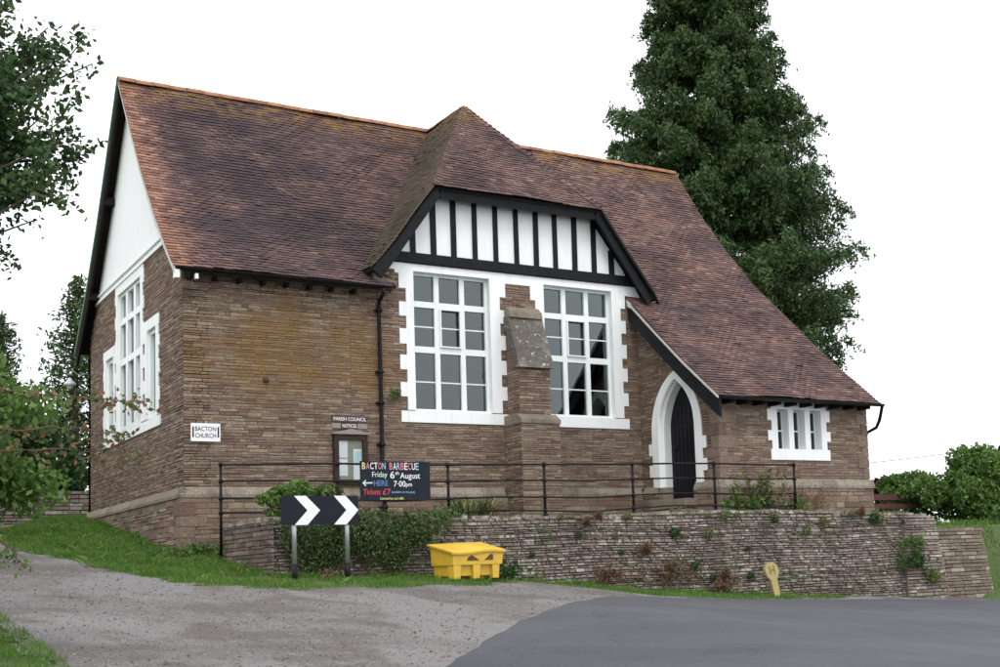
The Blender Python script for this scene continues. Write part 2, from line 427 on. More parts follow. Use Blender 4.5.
def split_mb(mb, gap=.02):
    """one MB per free standing piece (chunks whose boxes come within gap stay together)"""
    starts = np.cumsum([0]+[len(v) for v in mb.v]); bx_ = [(v.min(0), v.max(0)) for v in mb.v]; n = len(bx_)
    grp = list(range(n))
    def find(i):
        while grp[i] != i: i = grp[i]
        return i
    for i in range(n):
        for j in range(i+1, n):
            g_ = np.maximum(0, np.maximum(bx_[j][0]-bx_[i][1], bx_[i][0]-bx_[j][1]))
            if np.linalg.norm(g_) <= gap: grp[find(j)] = find(i)
    out = {}
    for i in range(n): out.setdefault(find(i), []).append(i)
    res = []
    for ids in out.values():
        m_ = MB()
        for i in ids:
            for f, mi, sm in zip(mb.f, mb.mi, mb.sm):
                if starts[i] <= f[0] < starts[i+1]: m_.f.append([q-int(starts[i])+m_.nv for q in f]); m_.mi.append(mi); m_.sm.append(sm)
            m_.v.append(mb.v[i]); m_.nv += len(mb.v[i])
        res.append(m_)
    return res
def empty(name, loc, rz=0):
    o = bpy.data.objects.new(name, None); col.objects.link(o)
    o.location = loc; o.rotation_euler = (0, 0, rz); o.empty_display_size = .2
    return o
def tag(o, label=None, cat=None, group=None, kind=None):
    if label: o['label'] = label
    if cat: o['category'] = cat
    if group: o['group'] = group
    if kind: o['kind'] = kind
    return o
def copy_tree(o, parent=None):
    c = o.copy(); col.objects.link(c); c.parent = parent
    for ch in list(o.children): copy_tree(ch, c)
    return c

def text_mesh(s, name, mat, x0, x1, z0, z1, y, parent=None, ext=.0015, shear=0., keep=False):
    """lettering in the XZ plane facing -Y, fitted to the given rectangle"""
    cu = bpy.data.curves.new(name, 'FONT'); cu.body = s; cu.size = 1; cu.extrude = 0
    cu.resolution_u = 3; cu.shear = shear
    cu.offset = .008
    o = bpy.data.objects.new(name, cu); col.objects.link(o)
    dg = bpy.context.evaluated_depsgraph_get()
    me = bpy.data.meshes.new_from_object(o.evaluated_get(dg))
    bpy.data.objects.remove(o); bpy.data.curves.remove(cu)
    n = len(me.vertices); co = np.zeros(n*3); me.vertices.foreach_get('co', co); co = co.reshape(-1, 3)
    mn = co.min(0); mxx = co.max(0); sp = np.maximum(mxx-mn, 1e-6)
    out = np.zeros_like(co)
    out[:, 0] = x0+(co[:, 0]-mn[0])/sp[0]*(x1-x0)
    out[:, 2] = z0+(co[:, 1]-mn[1])/sp[1]*(z1-z0)
    out[:, 1] = y
    me.vertices.foreach_set('co', out.reshape(-1)); me.update()
    me.materials.clear(); me.materials.append(M[mat])
    o = bpy.data.objects.new(name, me); col.objects.link(o)
    if parent: o.parent = parent
    return o

def sub_intervals(iv, holes):
    for (a, b) in holes:
        new = []
        for (p, q) in iv:
            if b <= p or a >= q: new.append((p, q)); continue
            if a > p: new.append((p, a))
            if b < q: new.append((b, q))
        iv = new
    return iv

def stones(mb, O, U, N, u0, u1, z0, z1, lim=None, holes=(), hrow=(.03, .068), lrow=(.08, .36), dep=.010, jit=.006, gap=.006, mi=1, rnd=random, batter=0., wob=0.):
    """courses of separate stones on a wall face. O origin, U along, N outward. lim(z)->(ua,ub); holes: (ua,ub,za,zb)"""
    O = Vector(O); U = Vector(U); N = Vector(N)
    z = z0
    V = []
    while z < z1-.02:
        h = rnd.uniform(*hrow); zt = min(z+h, z1); zc = (z+zt)/2
        a, b = (u0, u1) if lim is None else lim(zc)
        a, b = max(a, u0), min(b, u1)
        if b-a > .03:
            iv = sub_intervals([(a, b)], [(ha, hb) for ha, hb, za, zb in holes if za < zc < zb])
            for (p, q) in iv:
                u = p
                while u < q-.015:
                    l = rnd.uniform(*lrow); ue = min(u+l, q)
                    if q-ue < .07: ue = q
                    d = dep+rnd.uniform(-jit, jit); g = gap*rnd.uniform(.5, 1.4)/2
                    c = []
                    for (uu, zz) in ((u+g, z+g), (ue-g, z+g), (ue-g, zt-g), (u+g, zt-g)):
                        ww = wob*math.sin(uu*1.7+z*2.1)
                        c.append((uu+rnd.uniform(-.004, .004), zz+rnd.uniform(-.004, .004)+ww))
                    ins = min(.007, (zt-z)*.15)
                    back = []; front = []
                    for k, (uu, zz) in enumerate(c):
                        off = -batter*(zz-z0)
                        p3 = O+U*uu+N*off; p3.z = zz
                        back.append(tuple(p3))
                        su = ins if k in (0, 3) else -ins; sz = ins if k in (0, 1) else -ins
                        p3 = O+U*(uu+su)+N*(off+d+rnd.uniform(-.002, .002)); p3.z = zz+sz
                        front.append(tuple(p3))
                    V.append(back+front)
                    u = ue
        z = zt
    if not V: return
    V = np.array(V); n = len(V)
    # winding outward when U x Z = -N ... both sides are visible, shading is two sided
    fq = np.array([[4, 5, 6, 7], [0, 1, 5, 4], [1, 2, 6, 5], [2, 3, 7, 6], [3, 0, 4, 7]])
    F = (np.arange(n)[:, None, None]*8+fq[None]).reshape(-1, 4)
    mb.arr(V.reshape(-1, 3), F, mi)

def cells(mb, O, U, N, us, zs, holes, th, mi=0, skip=None):
    """backing wall cut by openings: boxes between breakpoints"""
    O = Vector(O); U = Vector(U); N = Vector(N)
    holes = [(h[0]-.012, h[1]+.012, h[2]-.012, h[3]+.012) for h in holes]
    ua, ub, za, zb = min(us), max(us), min(zs), max(zs)
    us = sorted(set(us+[u for h in holes for u in h[:2] if ua < u < ub])); zs = sorted(set(zs+[z for h in holes for z in h[2:] if za < z < zb]))
    for j in range(len(zs)-1):
        zc = (zs[j]+zs[j+1])/2
        run = None
        def flush(a, b):
            p = []
            for zz in (zs[j], zs[j+1]):
                for (uu, dd) in ((a, 0), (b, 0), (b, -th), (a, -th)):
                    q = O+U*uu+N*dd; q.z = zz; p.append(tuple(q))
            mb.hexa(p, mi)
        for i in range(len(us)-1):
            uc = (us[i]+us[i+1])/2
            solid = not any(h[0] < uc < h[1] and h[2] < zc < h[3] for h in holes)
            if skip and skip(uc, zc): solid = False
            if solid: run = (run[0], us[i+1]) if run else (us[i], us[i+1])
            if (not solid or i == len(us)-2) and run: flush(*run); run = None

def leaf_cloud(mb, C, size, mi=0, elong=1.7, nrm=None, flat=0., droop=0.):
    """one small leaf (folded diamond) at every centre in C"""
    n = len(C)
    if n == 0: return
    a = RNG.normal(size=(n, 3)); a[:, 2] = a[:, 2]*(1-flat)-droop
    a /= np.linalg.norm(a, axis=1)[:, None]+1e-9
    b = RNG.normal(size=(n, 3))
    if flat: b[:, 2] *= (1-flat)
    b -= a*(a*b).sum(1)[:, None]; b /= np.linalg.norm(b, axis=1)[:, None]+1e-9
    sz = size*RNG.uniform(.6, 1.3, n)[:, None]
    a = a*sz*elong/2; b = b*sz/2
    V = np.stack([C-a, C+b*.9-a*.1, C+a, C-b*.9-a*.1], 1).reshape(-1, 3)
    F = np.arange(n)[:, None]*4+np.arange(4)[None]
    mb.arr(V, F, mi)

# ------------------------------------------------------------------ terrain
def sst(x, a, b):
    t = np.clip((x-a)/(b-a), 0, 1); return t*t*(3-2*t)
HX = ([-60, -6, -.3, 1, 2.8, 4, 5, 6, 8, 9.4, 11, 13.5, 15.6, 20, 60, 300], [2.9, 1.9, 1.62, 1.60, 1.53, 1.45, 1.35, 1.23, 1.06, .97, .87, .72, .6, .4, -.4, -1])
def road_z(X, Y):
    hx = np.interp(X, *HX); y = Y+3.6
    return hx+np.where(y < 8, .1*y, .8+.04*np.minimum(y-8, 50))
def ground_z(X, Y):
    z = road_z(X, Y)
    # bank below the left gable
    by = np.interp(Y, [-3.5, -1, 0, 1.6, 3.94, 8, 12, 30], [1.62, 1.9, 2.03, 2.25, 2.58, 3.08, 3.25, 3.6])
    t = sst(X, -2.3, -.5)*(1-sst(X, .2, 1.0)*(1-sst(Y, -3.2, -2.9)))*sst(Y, -4.2, -1.5)*(1-sst(Y, 14, 24))*(1-sst(X, 16, 22))
    z = z*(1-t)+np.maximum(by, z)*t
    # raised terrace behind the retaining wall
    t = sst(Y, -3.25, -3.0)*sst(X, .5, .72)*(1-sst(X, 15.35, 15.6))*(1-sst(Y, 8, 12))
    z = z*(1-t)+(2.44-.42*sst(X, 14.05, 14.25)*(1-sst(Y, -2.6, -1.0)))*t
    # low strip in front of the corner
    # grass slope beyond the end of the wall
    t = sst(X, 15.3, 15.6)*(1-sst(X, 40, 60))
    z = z+t*np.clip(np.minimum((Y+3.9)*.42, 2.2-z), 0, 1.75)*(1-sst(Y, 20, 40)*.6)
    return z
def grid_mesh(name, xs, ys, zf, mat, inside=None, off=0.):
    X, Y = np.meshgrid(xs, ys); Z = zf(X, Y)+off
    V = np.stack([X, Y, Z], -1).reshape(-1, 3)
    nx = len(xs); i, j = np.meshgrid(np.arange(len(xs)-1), np.arange(len(ys)-1))
    a = (j*nx+i).reshape(-1)
    F = np.stack([a, a+1, a+1+nx, a+nx], 1)
    if inside is not None:
        xc = (X[:-1, :-1]+X[1:, 1:]).reshape(-1)/2; yc = (Y[:-1, :-1]+Y[1:, 1:]).reshape(-1)/2
        F = F[inside(xc, yc)]
        used = np.unique(F); mp = np.zeros(len(V), int); mp[used] = np.arange(len(used)); V = V[used]; F = mp[F]
    mb = MB(); mb.arr(V, F, 0, True)
    return mb.build(name, mat)
def in_poly(P):
    P = np.array(P, float)
    def f(x, y):
        x = np.asarray(x, float); y = np.asarray(y, float)
        c = np.zeros(x.shape, bool); n = len(P)
        for i in range(n):
            x1, y1 = P[i]; x2, y2 = P[(i+1) % n]
            cond = ((y1 > y) != (y2 > y)) & (x < (x2-x1)*(y-y1)/(y2-y1+1e-12)+x1)
            c ^= cond
        return c
    return f
def spaced(parts):
    out = []
    for a, b, st in parts: out += list(np.arange(a, b, st))
    return np.array(out+[parts[-1][1]])
g = grid_mesh('ground', spaced([(-250, -20, 10), (-20, -8, .8), (-8, 20, .12), (20, 45, 1), (45, 300, 12)]),
              spaced([(-60, -16, 2), (-16, -6, .3), (-6, 10, .12), (10, 40, 1), (40, 400, 15)]), ground_z, 'ground')
tag(g, kind='structure')
GRAV = [(-2.3, 13), (-2.4, 2.9), (-2.39, .87), (-2.03, -.56), (-1.81, -2.44), (-1.49, -4.03), (-1.28, -4.74), (-.73, -5.09), (0, -5.55), (1.44, -5.5), (2.3, -5.3), (3.1, -5.0), (3.5, -4.55), (3.9, -4.2), (4.4, -4.2), (4.9, -4.75), (5.8, -5.1), (7.2, -5.05), (8.7, -4.75), (10.5, -4.25), (12, -3.55), (16.5, -3.5), (30, -3.0), (30, -6), (10, -7), (5.3, -9), (2, -13), (-1, -17), (-3.6, -17.), (-3.98, -11.9), (-4.0, -10.7), (-4.08, -8.9), (-4.6, -7.2), (-5.5, -5), (-6, 0), (-6, 13)]
gin = in_poly(GRAV)
_n1 = lambda x, y: .12*np.sin(x*5.1+y*3.3)+.09*np.sin(x*9.7-y*6.1)+.05*np.sin(x*21+y*17)
gv = grid_mesh('gravel_lane', np.arange(-6.5, 30, .09), np.arange(-17, 13.2, .09), road_z, 'gravel', lambda x, y: gin(x+_n1(x, y)*.6, y+_n1(y, x)), .012)
tag(gv, kind='structure')
AX = [-12, -9, -5, -2.5, -1.3, -.69, 0, 1.24, 2.68, 4.11, 5.32, 7, 9.26, 12, 15.7, 30, 60]
AY = [-28, -23, -17.2, -13.9, -12.35, -11.57, -10.69, -9.26, -7.75, -6.5, -5.75, -5.1, -4.7, -4.2, -3.85, -3.3, -2.]
def asphalt():
    mb = MB(); xs = np.arange(-12, 60, .12); V = []
    n = 70
    for x in xs:
        ye = np.interp(x, AX, AY)+.02*math.sin(x*7)+.015*math.sin(x*17+1)
        t = np.linspace(0, 1, n)**1.3
        ys = ye-t*34
        V.append(np.stack([np.full(n, x), ys], 1))
    V = np.array(V); Z = road_z(V[..., 0], V[..., 1])+.028
    # slightly crowned edge: the edge rolls down onto the gravel
    Z[:, 0] -= .03
    P = np.concatenate([V, Z[..., None]], -1).reshape(-1, 3)
    i, j = np.meshgrid(np.arange(len(xs)-1), np.arange(n-1), indexing='ij')
    a = (i*n+j).reshape(-1); F = np.stack([a, a+n, a+n+1, a+1], 1)
    mb.arr(P, F, 0, True)
    return mb.build('road', 'asphalt')
tag(asphalt(), kind='structure')

# pebbles
def pebbles():
    mb = MB(); n = 11000
    x = RNG.uniform(-6, 9, n*3); y = RNG.uniform(-15, -2, n*3)
    k = gin(x, y) & (y > np.interp(x, AX, AY)); x = x[k][:n]; y = y[k][:n]
    z = road_z(x, y)+.014
    r = RNG.uniform(.004, .011, len(x))*RNG.choice([1, 1, 1, 1, 1, 1.9], len(x))
    o = np.array([(1, 0, 0), (0, 1, 0), (-1, 0, 0), (0, -1, 0), (.3, .3, 1), (-.4, .2, .9)], float)
    o[:, 2] *= .7
    V = np.zeros((len(x), 6, 3)); an = RNG.uniform(0, 6.28, len(x))
    for q in range(6):
        ox = (o[q, 0]*np.cos(an)-o[q, 1]*np.sin(an)*.8); oy = (o[q, 0]*np.sin(an)+o[q, 1]*np.cos(an)*.8)
        V[:, q, 0] = x+ox*r; V[:, q, 1] = y+oy*r; V[:, q, 2] = z+o[q, 2]*r
    fq = np.array([[0, 1, 4, 4], [1, 2, 5, 4], [2, 3, 5, 5], [3, 0, 4, 5]])
    fs = []
    for i in range(len(x)):
        for f in ((0, 1, 4), (1, 2, 5, 4), (2, 3, 5), (3, 0, 4, 5)): fs.append([i*6+q for q in f])
    mb.v.append(V.reshape(-1, 3)); mb.nv = len(V)*6; mb.f = fs; mb.mi = [0]*len(fs); mb.sm = [False]*len(fs)
    o = mb.build('pebbles', 'pebble')
    tag(o, 'loose grey pebbles scattered over the gravel lane', 'pebbles', kind='stuff')
pebbles()

def grass(name, label, poly, n, hgt=(.04, .10), wid=.012, mat='grass', excl=None, clump=True):
    P = np.array(poly); f = in_poly(poly)
    x = RNG.uniform(P[:, 0].min(), P[:, 0].max(), n); y = RNG.uniform(P[:, 1].min(), P[:, 1].max(), n)
    k = f(x, y)
    if excl is not None: k &= ~excl(x, y)
    if clump:
        cl = np.sin(x*4.1+y*2.3)+np.sin(x*9.3-y*7.7)+RNG.normal(size=n)*.9
        k &= cl > -1.2
    x = x[k]; y = y[k]; n = len(x)
    z = ground_z(x, y)-.01
    h = RNG.uniform(*hgt, n)*(1+.5*np.sin(x*3.7+y*5.1)*np.sin(y*2.9)); an = RNG.uniform(0, 6.28, n); w = wid*RNG.uniform(.6, 1.3, n)/2
    lx = RNG.normal(size=n)*h*.35; ly = RNG.normal(size=n)*h*.35
    dx = np.cos(an)*w; dy = np.sin(an)*w
    V = np.stack([np.stack([x-dx, y-dy, z], 1), np.stack([x+dx, y+dy, z], 1),
                  np.stack([x+dx*.5+lx, y+dy*.5+ly, z+h], 1), np.stack([x-dx*.1+lx*.9, y-dy*.1+ly*.9, z+h*.95], 1)], 1).reshape(-1, 3)
    mb = MB(); mb.arr(V, np.arange(n)[:, None]*4+np.arange(4)[None], 0)
    o = mb.build(name, mat)
    tag(o, label, 'grass', kind='stuff')
    return o
grav_ex = lambda x, y: gin(x+_n1(x, y)*.6+RNG.normal(size=x.shape)*.09, y+_n1(y, x)+RNG.normal(size=x.shape)*.09)
grass('verge_grass', 'short green grass strip along the foot of the retaining wall', [(-1.6, -4.2), (-1.4, -4.9), (-.7, -5.35), (0, -5.75), (1.5, -5.7), (3.3, -5.3), (5, -5.2), (6.8, -5.3), (9, -5.0), (11.4, -4.3), (11.4, -3.7), (9, -3.7), (.2, -3.6), (.2, -3.2), (-1.7, -2.6)], 64000, (.025, .07), .011, excl=grav_ex)
grass('bank_grass', 'bright green grass bank below the gable wall', [(-1.2, -5.1), (-1.9, -2.4), (-2.2, -.5), (-2.5, .9), (-2.6, 9), (-2.5, 12), (.0, 12), (-.05, .0), (.4, -.1), (.4, -3.4), (-.3, -3.6)], 80000, (.03, .085), .012, excl=grav_ex)
grass('roadside_grass', 'patch of grass in the near left corner of the lane', [(-3.85, -7), (-3.82, -13), (-4.8, -13), (-6, -6)], 42000, (.03, .08), .007)
grass('slope_grass', 'green grass slope past the right end of the wall', [(15.7, -3.7), (15.7, 4), (24, 4), (24, -3.9)], 22000, (.06, .16), .02)

# ================================================================== the hall
H0 = (6.6, 3.8, 2.3)
hall = empty('village_hall', H0)
tag(hall, 'brown stone hall with steep tiled roof, white window surrounds and black and white timbered gable', 'hall')
def hb(mb, name, mats, parent=hall, label=None, bevel=0, split=False):
    if split: return [hb(q, name, mats, parent, label, bevel) for q in split_mb(mb)]
    o = mb.build(name, mats, parent, H0, bevel)
    if label: o['label'] = label
    return o

RY, RZ = 3.85, 11.55                                # ridge
PROF = [(-2.97, 4.70), (-1.9, 5.52), (-1.0, 6.27), (-.3, 6.87), (.3, 7.42), (.95, 8.03), (1.9, 9.07), (2.85, 10.24), (RY, RZ)]
def roof_z(y):
    if y > RY: y = 2*RY-y
    return float(np.interp(y, [p[0] for p in PROF], [p[1] for p in PROF]))
XL, XR = -.24, 13.4
CX, CZ = 6.48, 11.5                                 # cross gable ridge
CPROF = [(3.2, 7.17), (2.75, 7.68), (1.82, 8.9), (0, CZ)]   # (half width, z)
CY0 = -.38
def cross_z(x):
    u = abs(x-CX); return float(np.interp(u, [p[0] for p in CPROF][::-1], [p[1] for p in CPROF][::-1]))
HIPZ, HIPY = 8.9, 2.0
PX, PY, PR = 9.4, -2.6, 13.3                        # porch left wall, front wall, right wall
W1 = (4.28, 5.90, 4.617, 7.275)
W2 = (7.13, 8.76, 4.617, 7.275)
WD = 7.93

# ---- front wall
fh = [W1, W2]
mb = MB()
cells(mb, (0, 0, 0), (1, 0, 0), (0, -1, 0), [0, 13.3], [2.9, 6.6], fh, .45, 0)
cells(mb, (0, 0, 0), (1, 0, 0), (0, -1, 0), [3.85, 9.3], [6.6, 7.62], fh, .45, 0)
def front_lim(z):
    if z < 6.86: return (0, 9.42)
    return (0, 9.42) if z < 6.9 else (3.62, 9.30)
holes = [(4.1, 6.08, 4.40, 7.7), (6.95, 8.95, 4.40, 7.7), (3.9, 9.15, 7.21, 8), (6.23, 6.93, 3.0, 6.6)]
rr = random.Random(11)
stones(mb, (0, 0, 0), (1, 0, 0), (0, -1, 0), 0, 3.0, 3.13, 6.9, None, (), mi=2, rnd=rr)
stones(mb, (0, 0, 0), (1, 0, 0), (0, -1, 0), 3.0, 9.42, 3.13, 7.3, lambda z: (3.0 if z < 6.9 else 3.6, 9.42 if z < 6.7 else 9.12), holes, mi=2, rnd=rr)
# lower wall below the plinth moulding
mb.box(-.08, .5, -.06, .0, 1.75, 3.0, 0)
mb.box(.5, 9.4, -.06, .0, 2.2, 3.0, 0)
stones(mb, (0, -.06, 0), (1, 0, 0), (0, -1, 0), -.08, 9.4, 1.8, 2.99, None, [(.6, 9.4, 0, 2.38)], hrow=(.06, .12), lrow=(.2, .6), mi=1, rnd=rr)
hb(mb, 'wall', ['mortar', 'stone', 'stone_ochre'], label='front wall of coursed stone stained ochre at its left')

# ---- left gable wall
GW = (3.0, 4.72, 4.55, 7.55)      # centre light opening (Y range)
GL = (4.98, 5.98, 4.62, 6.28)
GR = (1.75, 2.72, 4.62, 6.28)
gh = [(2.99, 4.93, 4.60, 7.42), (5.35, 6.05, 4.60, 6.25), (1.80, 2.45, 4.60, 6.25)]
mb = MB()
def gskip(y, z): return False
cells(mb, (0, 0, 0), (0, 1, 0), (-1, 0, 0), [.0, WD], [2.9, 6.7], gh, .45, 0)
cells(mb, (0, 0, 0), (0, 1, 0), (-1, 0, 0), [.6, 7.2], [6.7, 7.3], gh, .45, 0)
cells(mb, (0, 0, 0), (0, 1, 0), (-1, 0, 0), [1.1, 6.6], [7.3, 7.7], gh, .45, 0)
def glim(z):
    y = float(np.interp(z, [p[1] for p in PROF], [p[0] for p in PROF]))+.12
    y = max(y, 0); return (y, min(2*RY-y, WD))
gholes = [(2.85, 5.05, 4.4, 7.6), (5.1, 6.22, 4.42, 6.45), (1.6, 2.8, 4.42, 6.45)]
stones(mb, (0, 0, 0), (0, 1, 0), (-1, 0, 0), 0, WD, 3.13, 7.63, glim, gholes, mi=1, rnd=rr)
mb.box(-.06, 0, -.0, WD+.06, 1.8, 3.0, 0)
stones(mb, (-.06, 0, 0), (0, 1, 0), (-1, 0, 0), -.08, WD+.06, 1.75, 2.99, None, (), hrow=(.05, .11), lrow=(.15, .5), jit=.012, mi=1, rnd=rr)
hb(mb, 'wall', ['mortar', 'stone'], label='gable end wall of coursed stone')
# unseen rear and right walls close the building
mb = MB()
mb.box(.0, 13.3, WD-.4, WD, 2.3, 6.7, 0)
mb.box(12.9, 13.3, -2.0, WD-.4, 2.3, 4.9, 0); mb.box(12.9, 13.3, -.3, WD-.4, 4.9, 6.8, 0); mb.box(12.9, 13.3, .6, 7.1, 6.8, 7.6, 0)
mb.prism([(12.9, .9, 7.6), (12.9, 6.8, 7.6), (12.9, RY, 11.2)], (.4, 0, 0), 0)
stones(mb, (13.3, 0, 0), (0, 1, 0), (1, 0, 0), -2.6, WD, 2.4, 11.1, lambda z: (float(np.interp(z, [p[1] for p in PROF], [p[0] for p in PROF]))+.15, 2*RY-float(np.interp(z, [p[1] for p in PROF], [p[0] for p in PROF]))-.15), (), hrow=(.08, .14), lrow=(.3, .7), mi=1, rnd=rr)
hb(mb, 'wall', ['mortar', 'stone'])
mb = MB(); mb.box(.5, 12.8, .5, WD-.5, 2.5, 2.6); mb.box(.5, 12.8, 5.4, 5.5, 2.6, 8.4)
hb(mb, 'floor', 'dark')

# white render filling the gable, moulding band under it
mb = MB()
ya = glim(7.77)[0]+.02
mb.prism([(-.012, ya, 7.76), (-.012, 2*RY-ya, 7.76), (-.012, RY, 11.42)], (.3, 0, 0))
hb(mb, 'gable_render', 'plaster')
mb = MB()
yb = glim(7.6)[0]
mb.box(-.045, .2, yb+.02, 2*RY-yb-.02, 7.61, 7.665); mb.box(-.02, .2, yb+.08, 2*RY-yb-.08, 7.665, 7.74); mb.box(-.06, .2, yb+.1, 2*RY-yb-.1, 7.74, 7.775)
hb(mb, 'gable_moulding', 'white')

# ---- plinth moulding
mb = MB()
def plinth(mb, O, U, N, a, b):
    O, U, N = Vector(O), Vector(U), Vector(N)
    u = a; rnd = random.Random(int(a*100+b*10))
    while u < b-.02:
        e = min(u+rnd.uniform(.5, .95), b)
        if b-e < .25: e = b
        p = []
        for (uu) in (u+.003, e-.003):
            for (zz, dd) in ((2.985, .085), (3.04, .085), (3.165, .018), (3.165, -.02), (2.985, -.02)):
                q = O+U*uu+N*dd; q.z = zz; p.append(tuple(q))
        mb.add(p, [(0, 1, 2, 3, 4), (9, 8, 7, 6, 5), (0, 5, 6, 1), (1, 6, 7, 2), (2, 7, 8, 3), (3, 8, 9, 4), (4, 9, 5, 0)])
        u = e
plinth(mb, (0, 0, 0), (1, 0, 0), (0, -1, 0), -.08, 6.1)
plinth(mb, (0, 0, 0), (1, 0, 0), (0, -1, 0), 7.05, 9.32)
plinth(mb, (0, 0, 0), (0, 1, 0), (-1, 0, 0), -.08, WD)
plinth(mb, (PX, 0, 0), (0, 1, 0), (-1, 0, 0), -.55, -.09)
plinth(mb, (PX, 0, 0), (0, 1, 0), (-1, 0, 0), PY-.08, -1.83)
plinth(mb, (0, PY, 0), (1, 0, 0), (0, -1, 0), PX-.08, PR+.09)
hb(mb, 'plinth_moulding', 'ashlar', split=True)

# ---- corner quoins
mb = MB()
def quoins(mb, x, y, sx, sy, z0, z1, rnd, d=.018, short=.2, long=.42, hr=(.16, .26)):
    """alternating corner blocks; the corner at (x,y), faces run in direction sx along X and sy along Y"""
    z = z0; k = 0
    while z < z1-.1:
        h = min(rnd.uniform(*hr), z1-z); a, b = (long, short) if k % 2 else (short, long)
        a *= rnd.uniform(.8, 1.15); b *= rnd.uniform(.8, 1.15)
        xs = sorted((x-sx*d, x+sx*a)); ys = sorted((y-sy*d, y+sy*b))
        mb.box(xs[0], xs[1], ys[0], ys[1], z+.005, z+h-.005)
        z += h; k += 1
quoins(mb, PX, PY, 1, 1, 3.17, 4.66, rr, .020)
quoins(mb, PX-.065, PY-.065, 1, 1, 2.42, 2.98, rr, .020)
quoins(mb, PR, PY, -1, 1, 3.17, 4.66, rr, .020, .15, .3)
quoins(mb, -.065, -.065, 1, 1, 1.85, 2.98, rr, .022, .25, .4)
hb(mb, 'quoin', 'quoin', split=True)

# ---- buttress between the big windows
mb = MB()
BX0, BX1 = 6.23, 6.93
mb.box(BX0+.012, BX1-.012, -.50, 0, 4.55, 5.5, 0)
mb.prism([(BX0+.012, -.5, 5.5), (BX0+.012, 0, 5.5), (BX0+.012, 0, 6.6), (BX0+.012, -.2, 6.5)], (BX1-BX0-.024, 0, 0), 0)
stones(mb, (0, -.51, 0), (1, 0, 0), (0, -1, 0), BX0, BX1, 4.52, 5.52, None, (), lrow=(.15, .4), mi=1, rnd=rr)
def bl(z): return (-.5 if z < 5.52 else -.5+(z-5.52)*.3, 0)
stones(mb, (BX0+.01, 0, 0), (0, 1, 0), (-1, 0, 0), -.51, 0, 4.52, 6.45, bl, (), lrow=(.12, .35), mi=1, rnd=rr)
stones(mb, (BX1-.01, 0, 0), (0, 1, 0), (1, 0, 0), -.51, 0, 4.52, 6.45, bl, (), lrow=(.12, .35), mi=1, rnd=rr)
# lower, deeper stage
mb.box(BX0-.07, BX1+.07, -.68, 0, 2.3, 4.38, 0)
stones(mb, (0, -.68, 0), (1, 0, 0), (0, -1, 0), BX0-.08, BX1+.08, 2.38, 4.36, None, (), lrow=(.15, .42), mi=1, rnd=rr)
stones(mb, (BX0-.07, 0, 0), (0, 1, 0), (-1, 0, 0), -.69, 0, 2.38, 4.36, None, (), lrow=(.12, .35), mi=1, rnd=rr)
stones(mb, (BX1+.07, 0, 0), (0, 1, 0), (1, 0, 0), -.69, 0, 2.38, 4.36, None, (), lrow=(.12, .35), mi=1, rnd=rr)
bt = hb(mb, 'buttress', ['mortar', 'stone'], label='stepped stone buttress with lichened sloping top')
mb = MB()
for k, (a, b) in enumerate(((0, .38), (.38, .72), (.72, 1))):
    p0 = Vector((0, -.62, 5.46)); p1 = Vector((0, -.2, 6.52))
    q0 = p0.lerp(p1, a); q1 = p0.lerp(p1, b-.005)
    n = Vector((0, -.93, .37))*.045
    mb.hexa([(BX0-.04, q0.y, q0.z), (BX1+.04, q0.y, q0.z), (BX1+.04, q0.y+.25, q0.z+.02), (BX0-.04, q0.y+.25, q0.z+.02),
             (BX0-.04, q1.y, q1.z), (BX1+.04, q1.y, q1.z), (BX1+.04, q1.y+.2, q1.z+.02), (BX0-.04, q1.y+.2, q1.z+.02)])
hb(mb, 'weathering', 'weather', bt)
mb = MB()
mb.prism([(BX0-.02, -.26, 6.5), (BX0-.02, 0.03, 6.5), (BX0-.02, .03, 6.74), (BX0-.02, -.1, 6.74), (BX0-.02, -.24, 6.62)], (BX1-BX0+.04, 0, 0))
mb.prism([(BX0-.09, -.715, 4.36), (BX0-.09, .0, 4.36), (BX0-.09, .0, 4.56), (BX0-.09, -.53, 4.56), (BX0-.09, -.715, 4.44)], (BX1-BX0+.18, 0, 0))
hb(mb, 'coping', 'ashlar', bt, bevel=.008, split=True)

# ---- porch walls
DJ0, DJ1, DZ, DS, DA = -1.80, -.72, 2.85, 4.26, 5.24      # door opening along Y, floor, springing, apex
DC = (DJ0+DJ1)/2; DHW = (DJ1-DJ0)/2
def arch(hw, zs, za, n=10, c=None):
    """pointed arch outline from left springing over the apex to the right springing, (offset from centre, z)"""
    c = DC if c is None else c
    H = za-zs; rad = (hw*hw+H*H)/(2*hw); pts = []
    a1 = math.asin(min(1, H/rad))
    for i in range(n+1): a = a1*i/n; pts.append((c-(hw-rad+rad*math.cos(a)), zs+rad*math.sin(a)))
    right = [(2*c-u, z) for (u, z) in pts[:-1]][::-1]
    return pts+right
mb = MB()
def plim(z):
    y = float(np.interp(z, [p[1] for p in PROF], [p[0] for p in PROF]))+.10
    return (max(y, PY), 0)
def archhole(z, hw, zs, za):
    if z < zs: return (DC-hw, DC+hw)
    if z > za: return None
    ar = arch(hw, zs, za, 24); L_ = [p for p in ar[:25]]
    u = float(np.interp(z, [p[1] for p in L_], [p[0] for p in L_]))
    return (min(u, 2*DC-u), max(u, 2*DC-u))
dh = []
zz = 2.4
while zz < 5.42:
    a = archhole(zz+.02, DHW+.30, DS-.05, DA+.2)
    if a and zz > 2.82: dh.append((a[0]+.04, a[1]-.04, zz, zz+.04))
    zz += .04
stones(mb, (PX, 0, 0), (0, 1, 0), (-1, 0, 0), PY, 0, 3.13, 6.9, plim, dh, mi=1, rnd=rr, dep=.014)
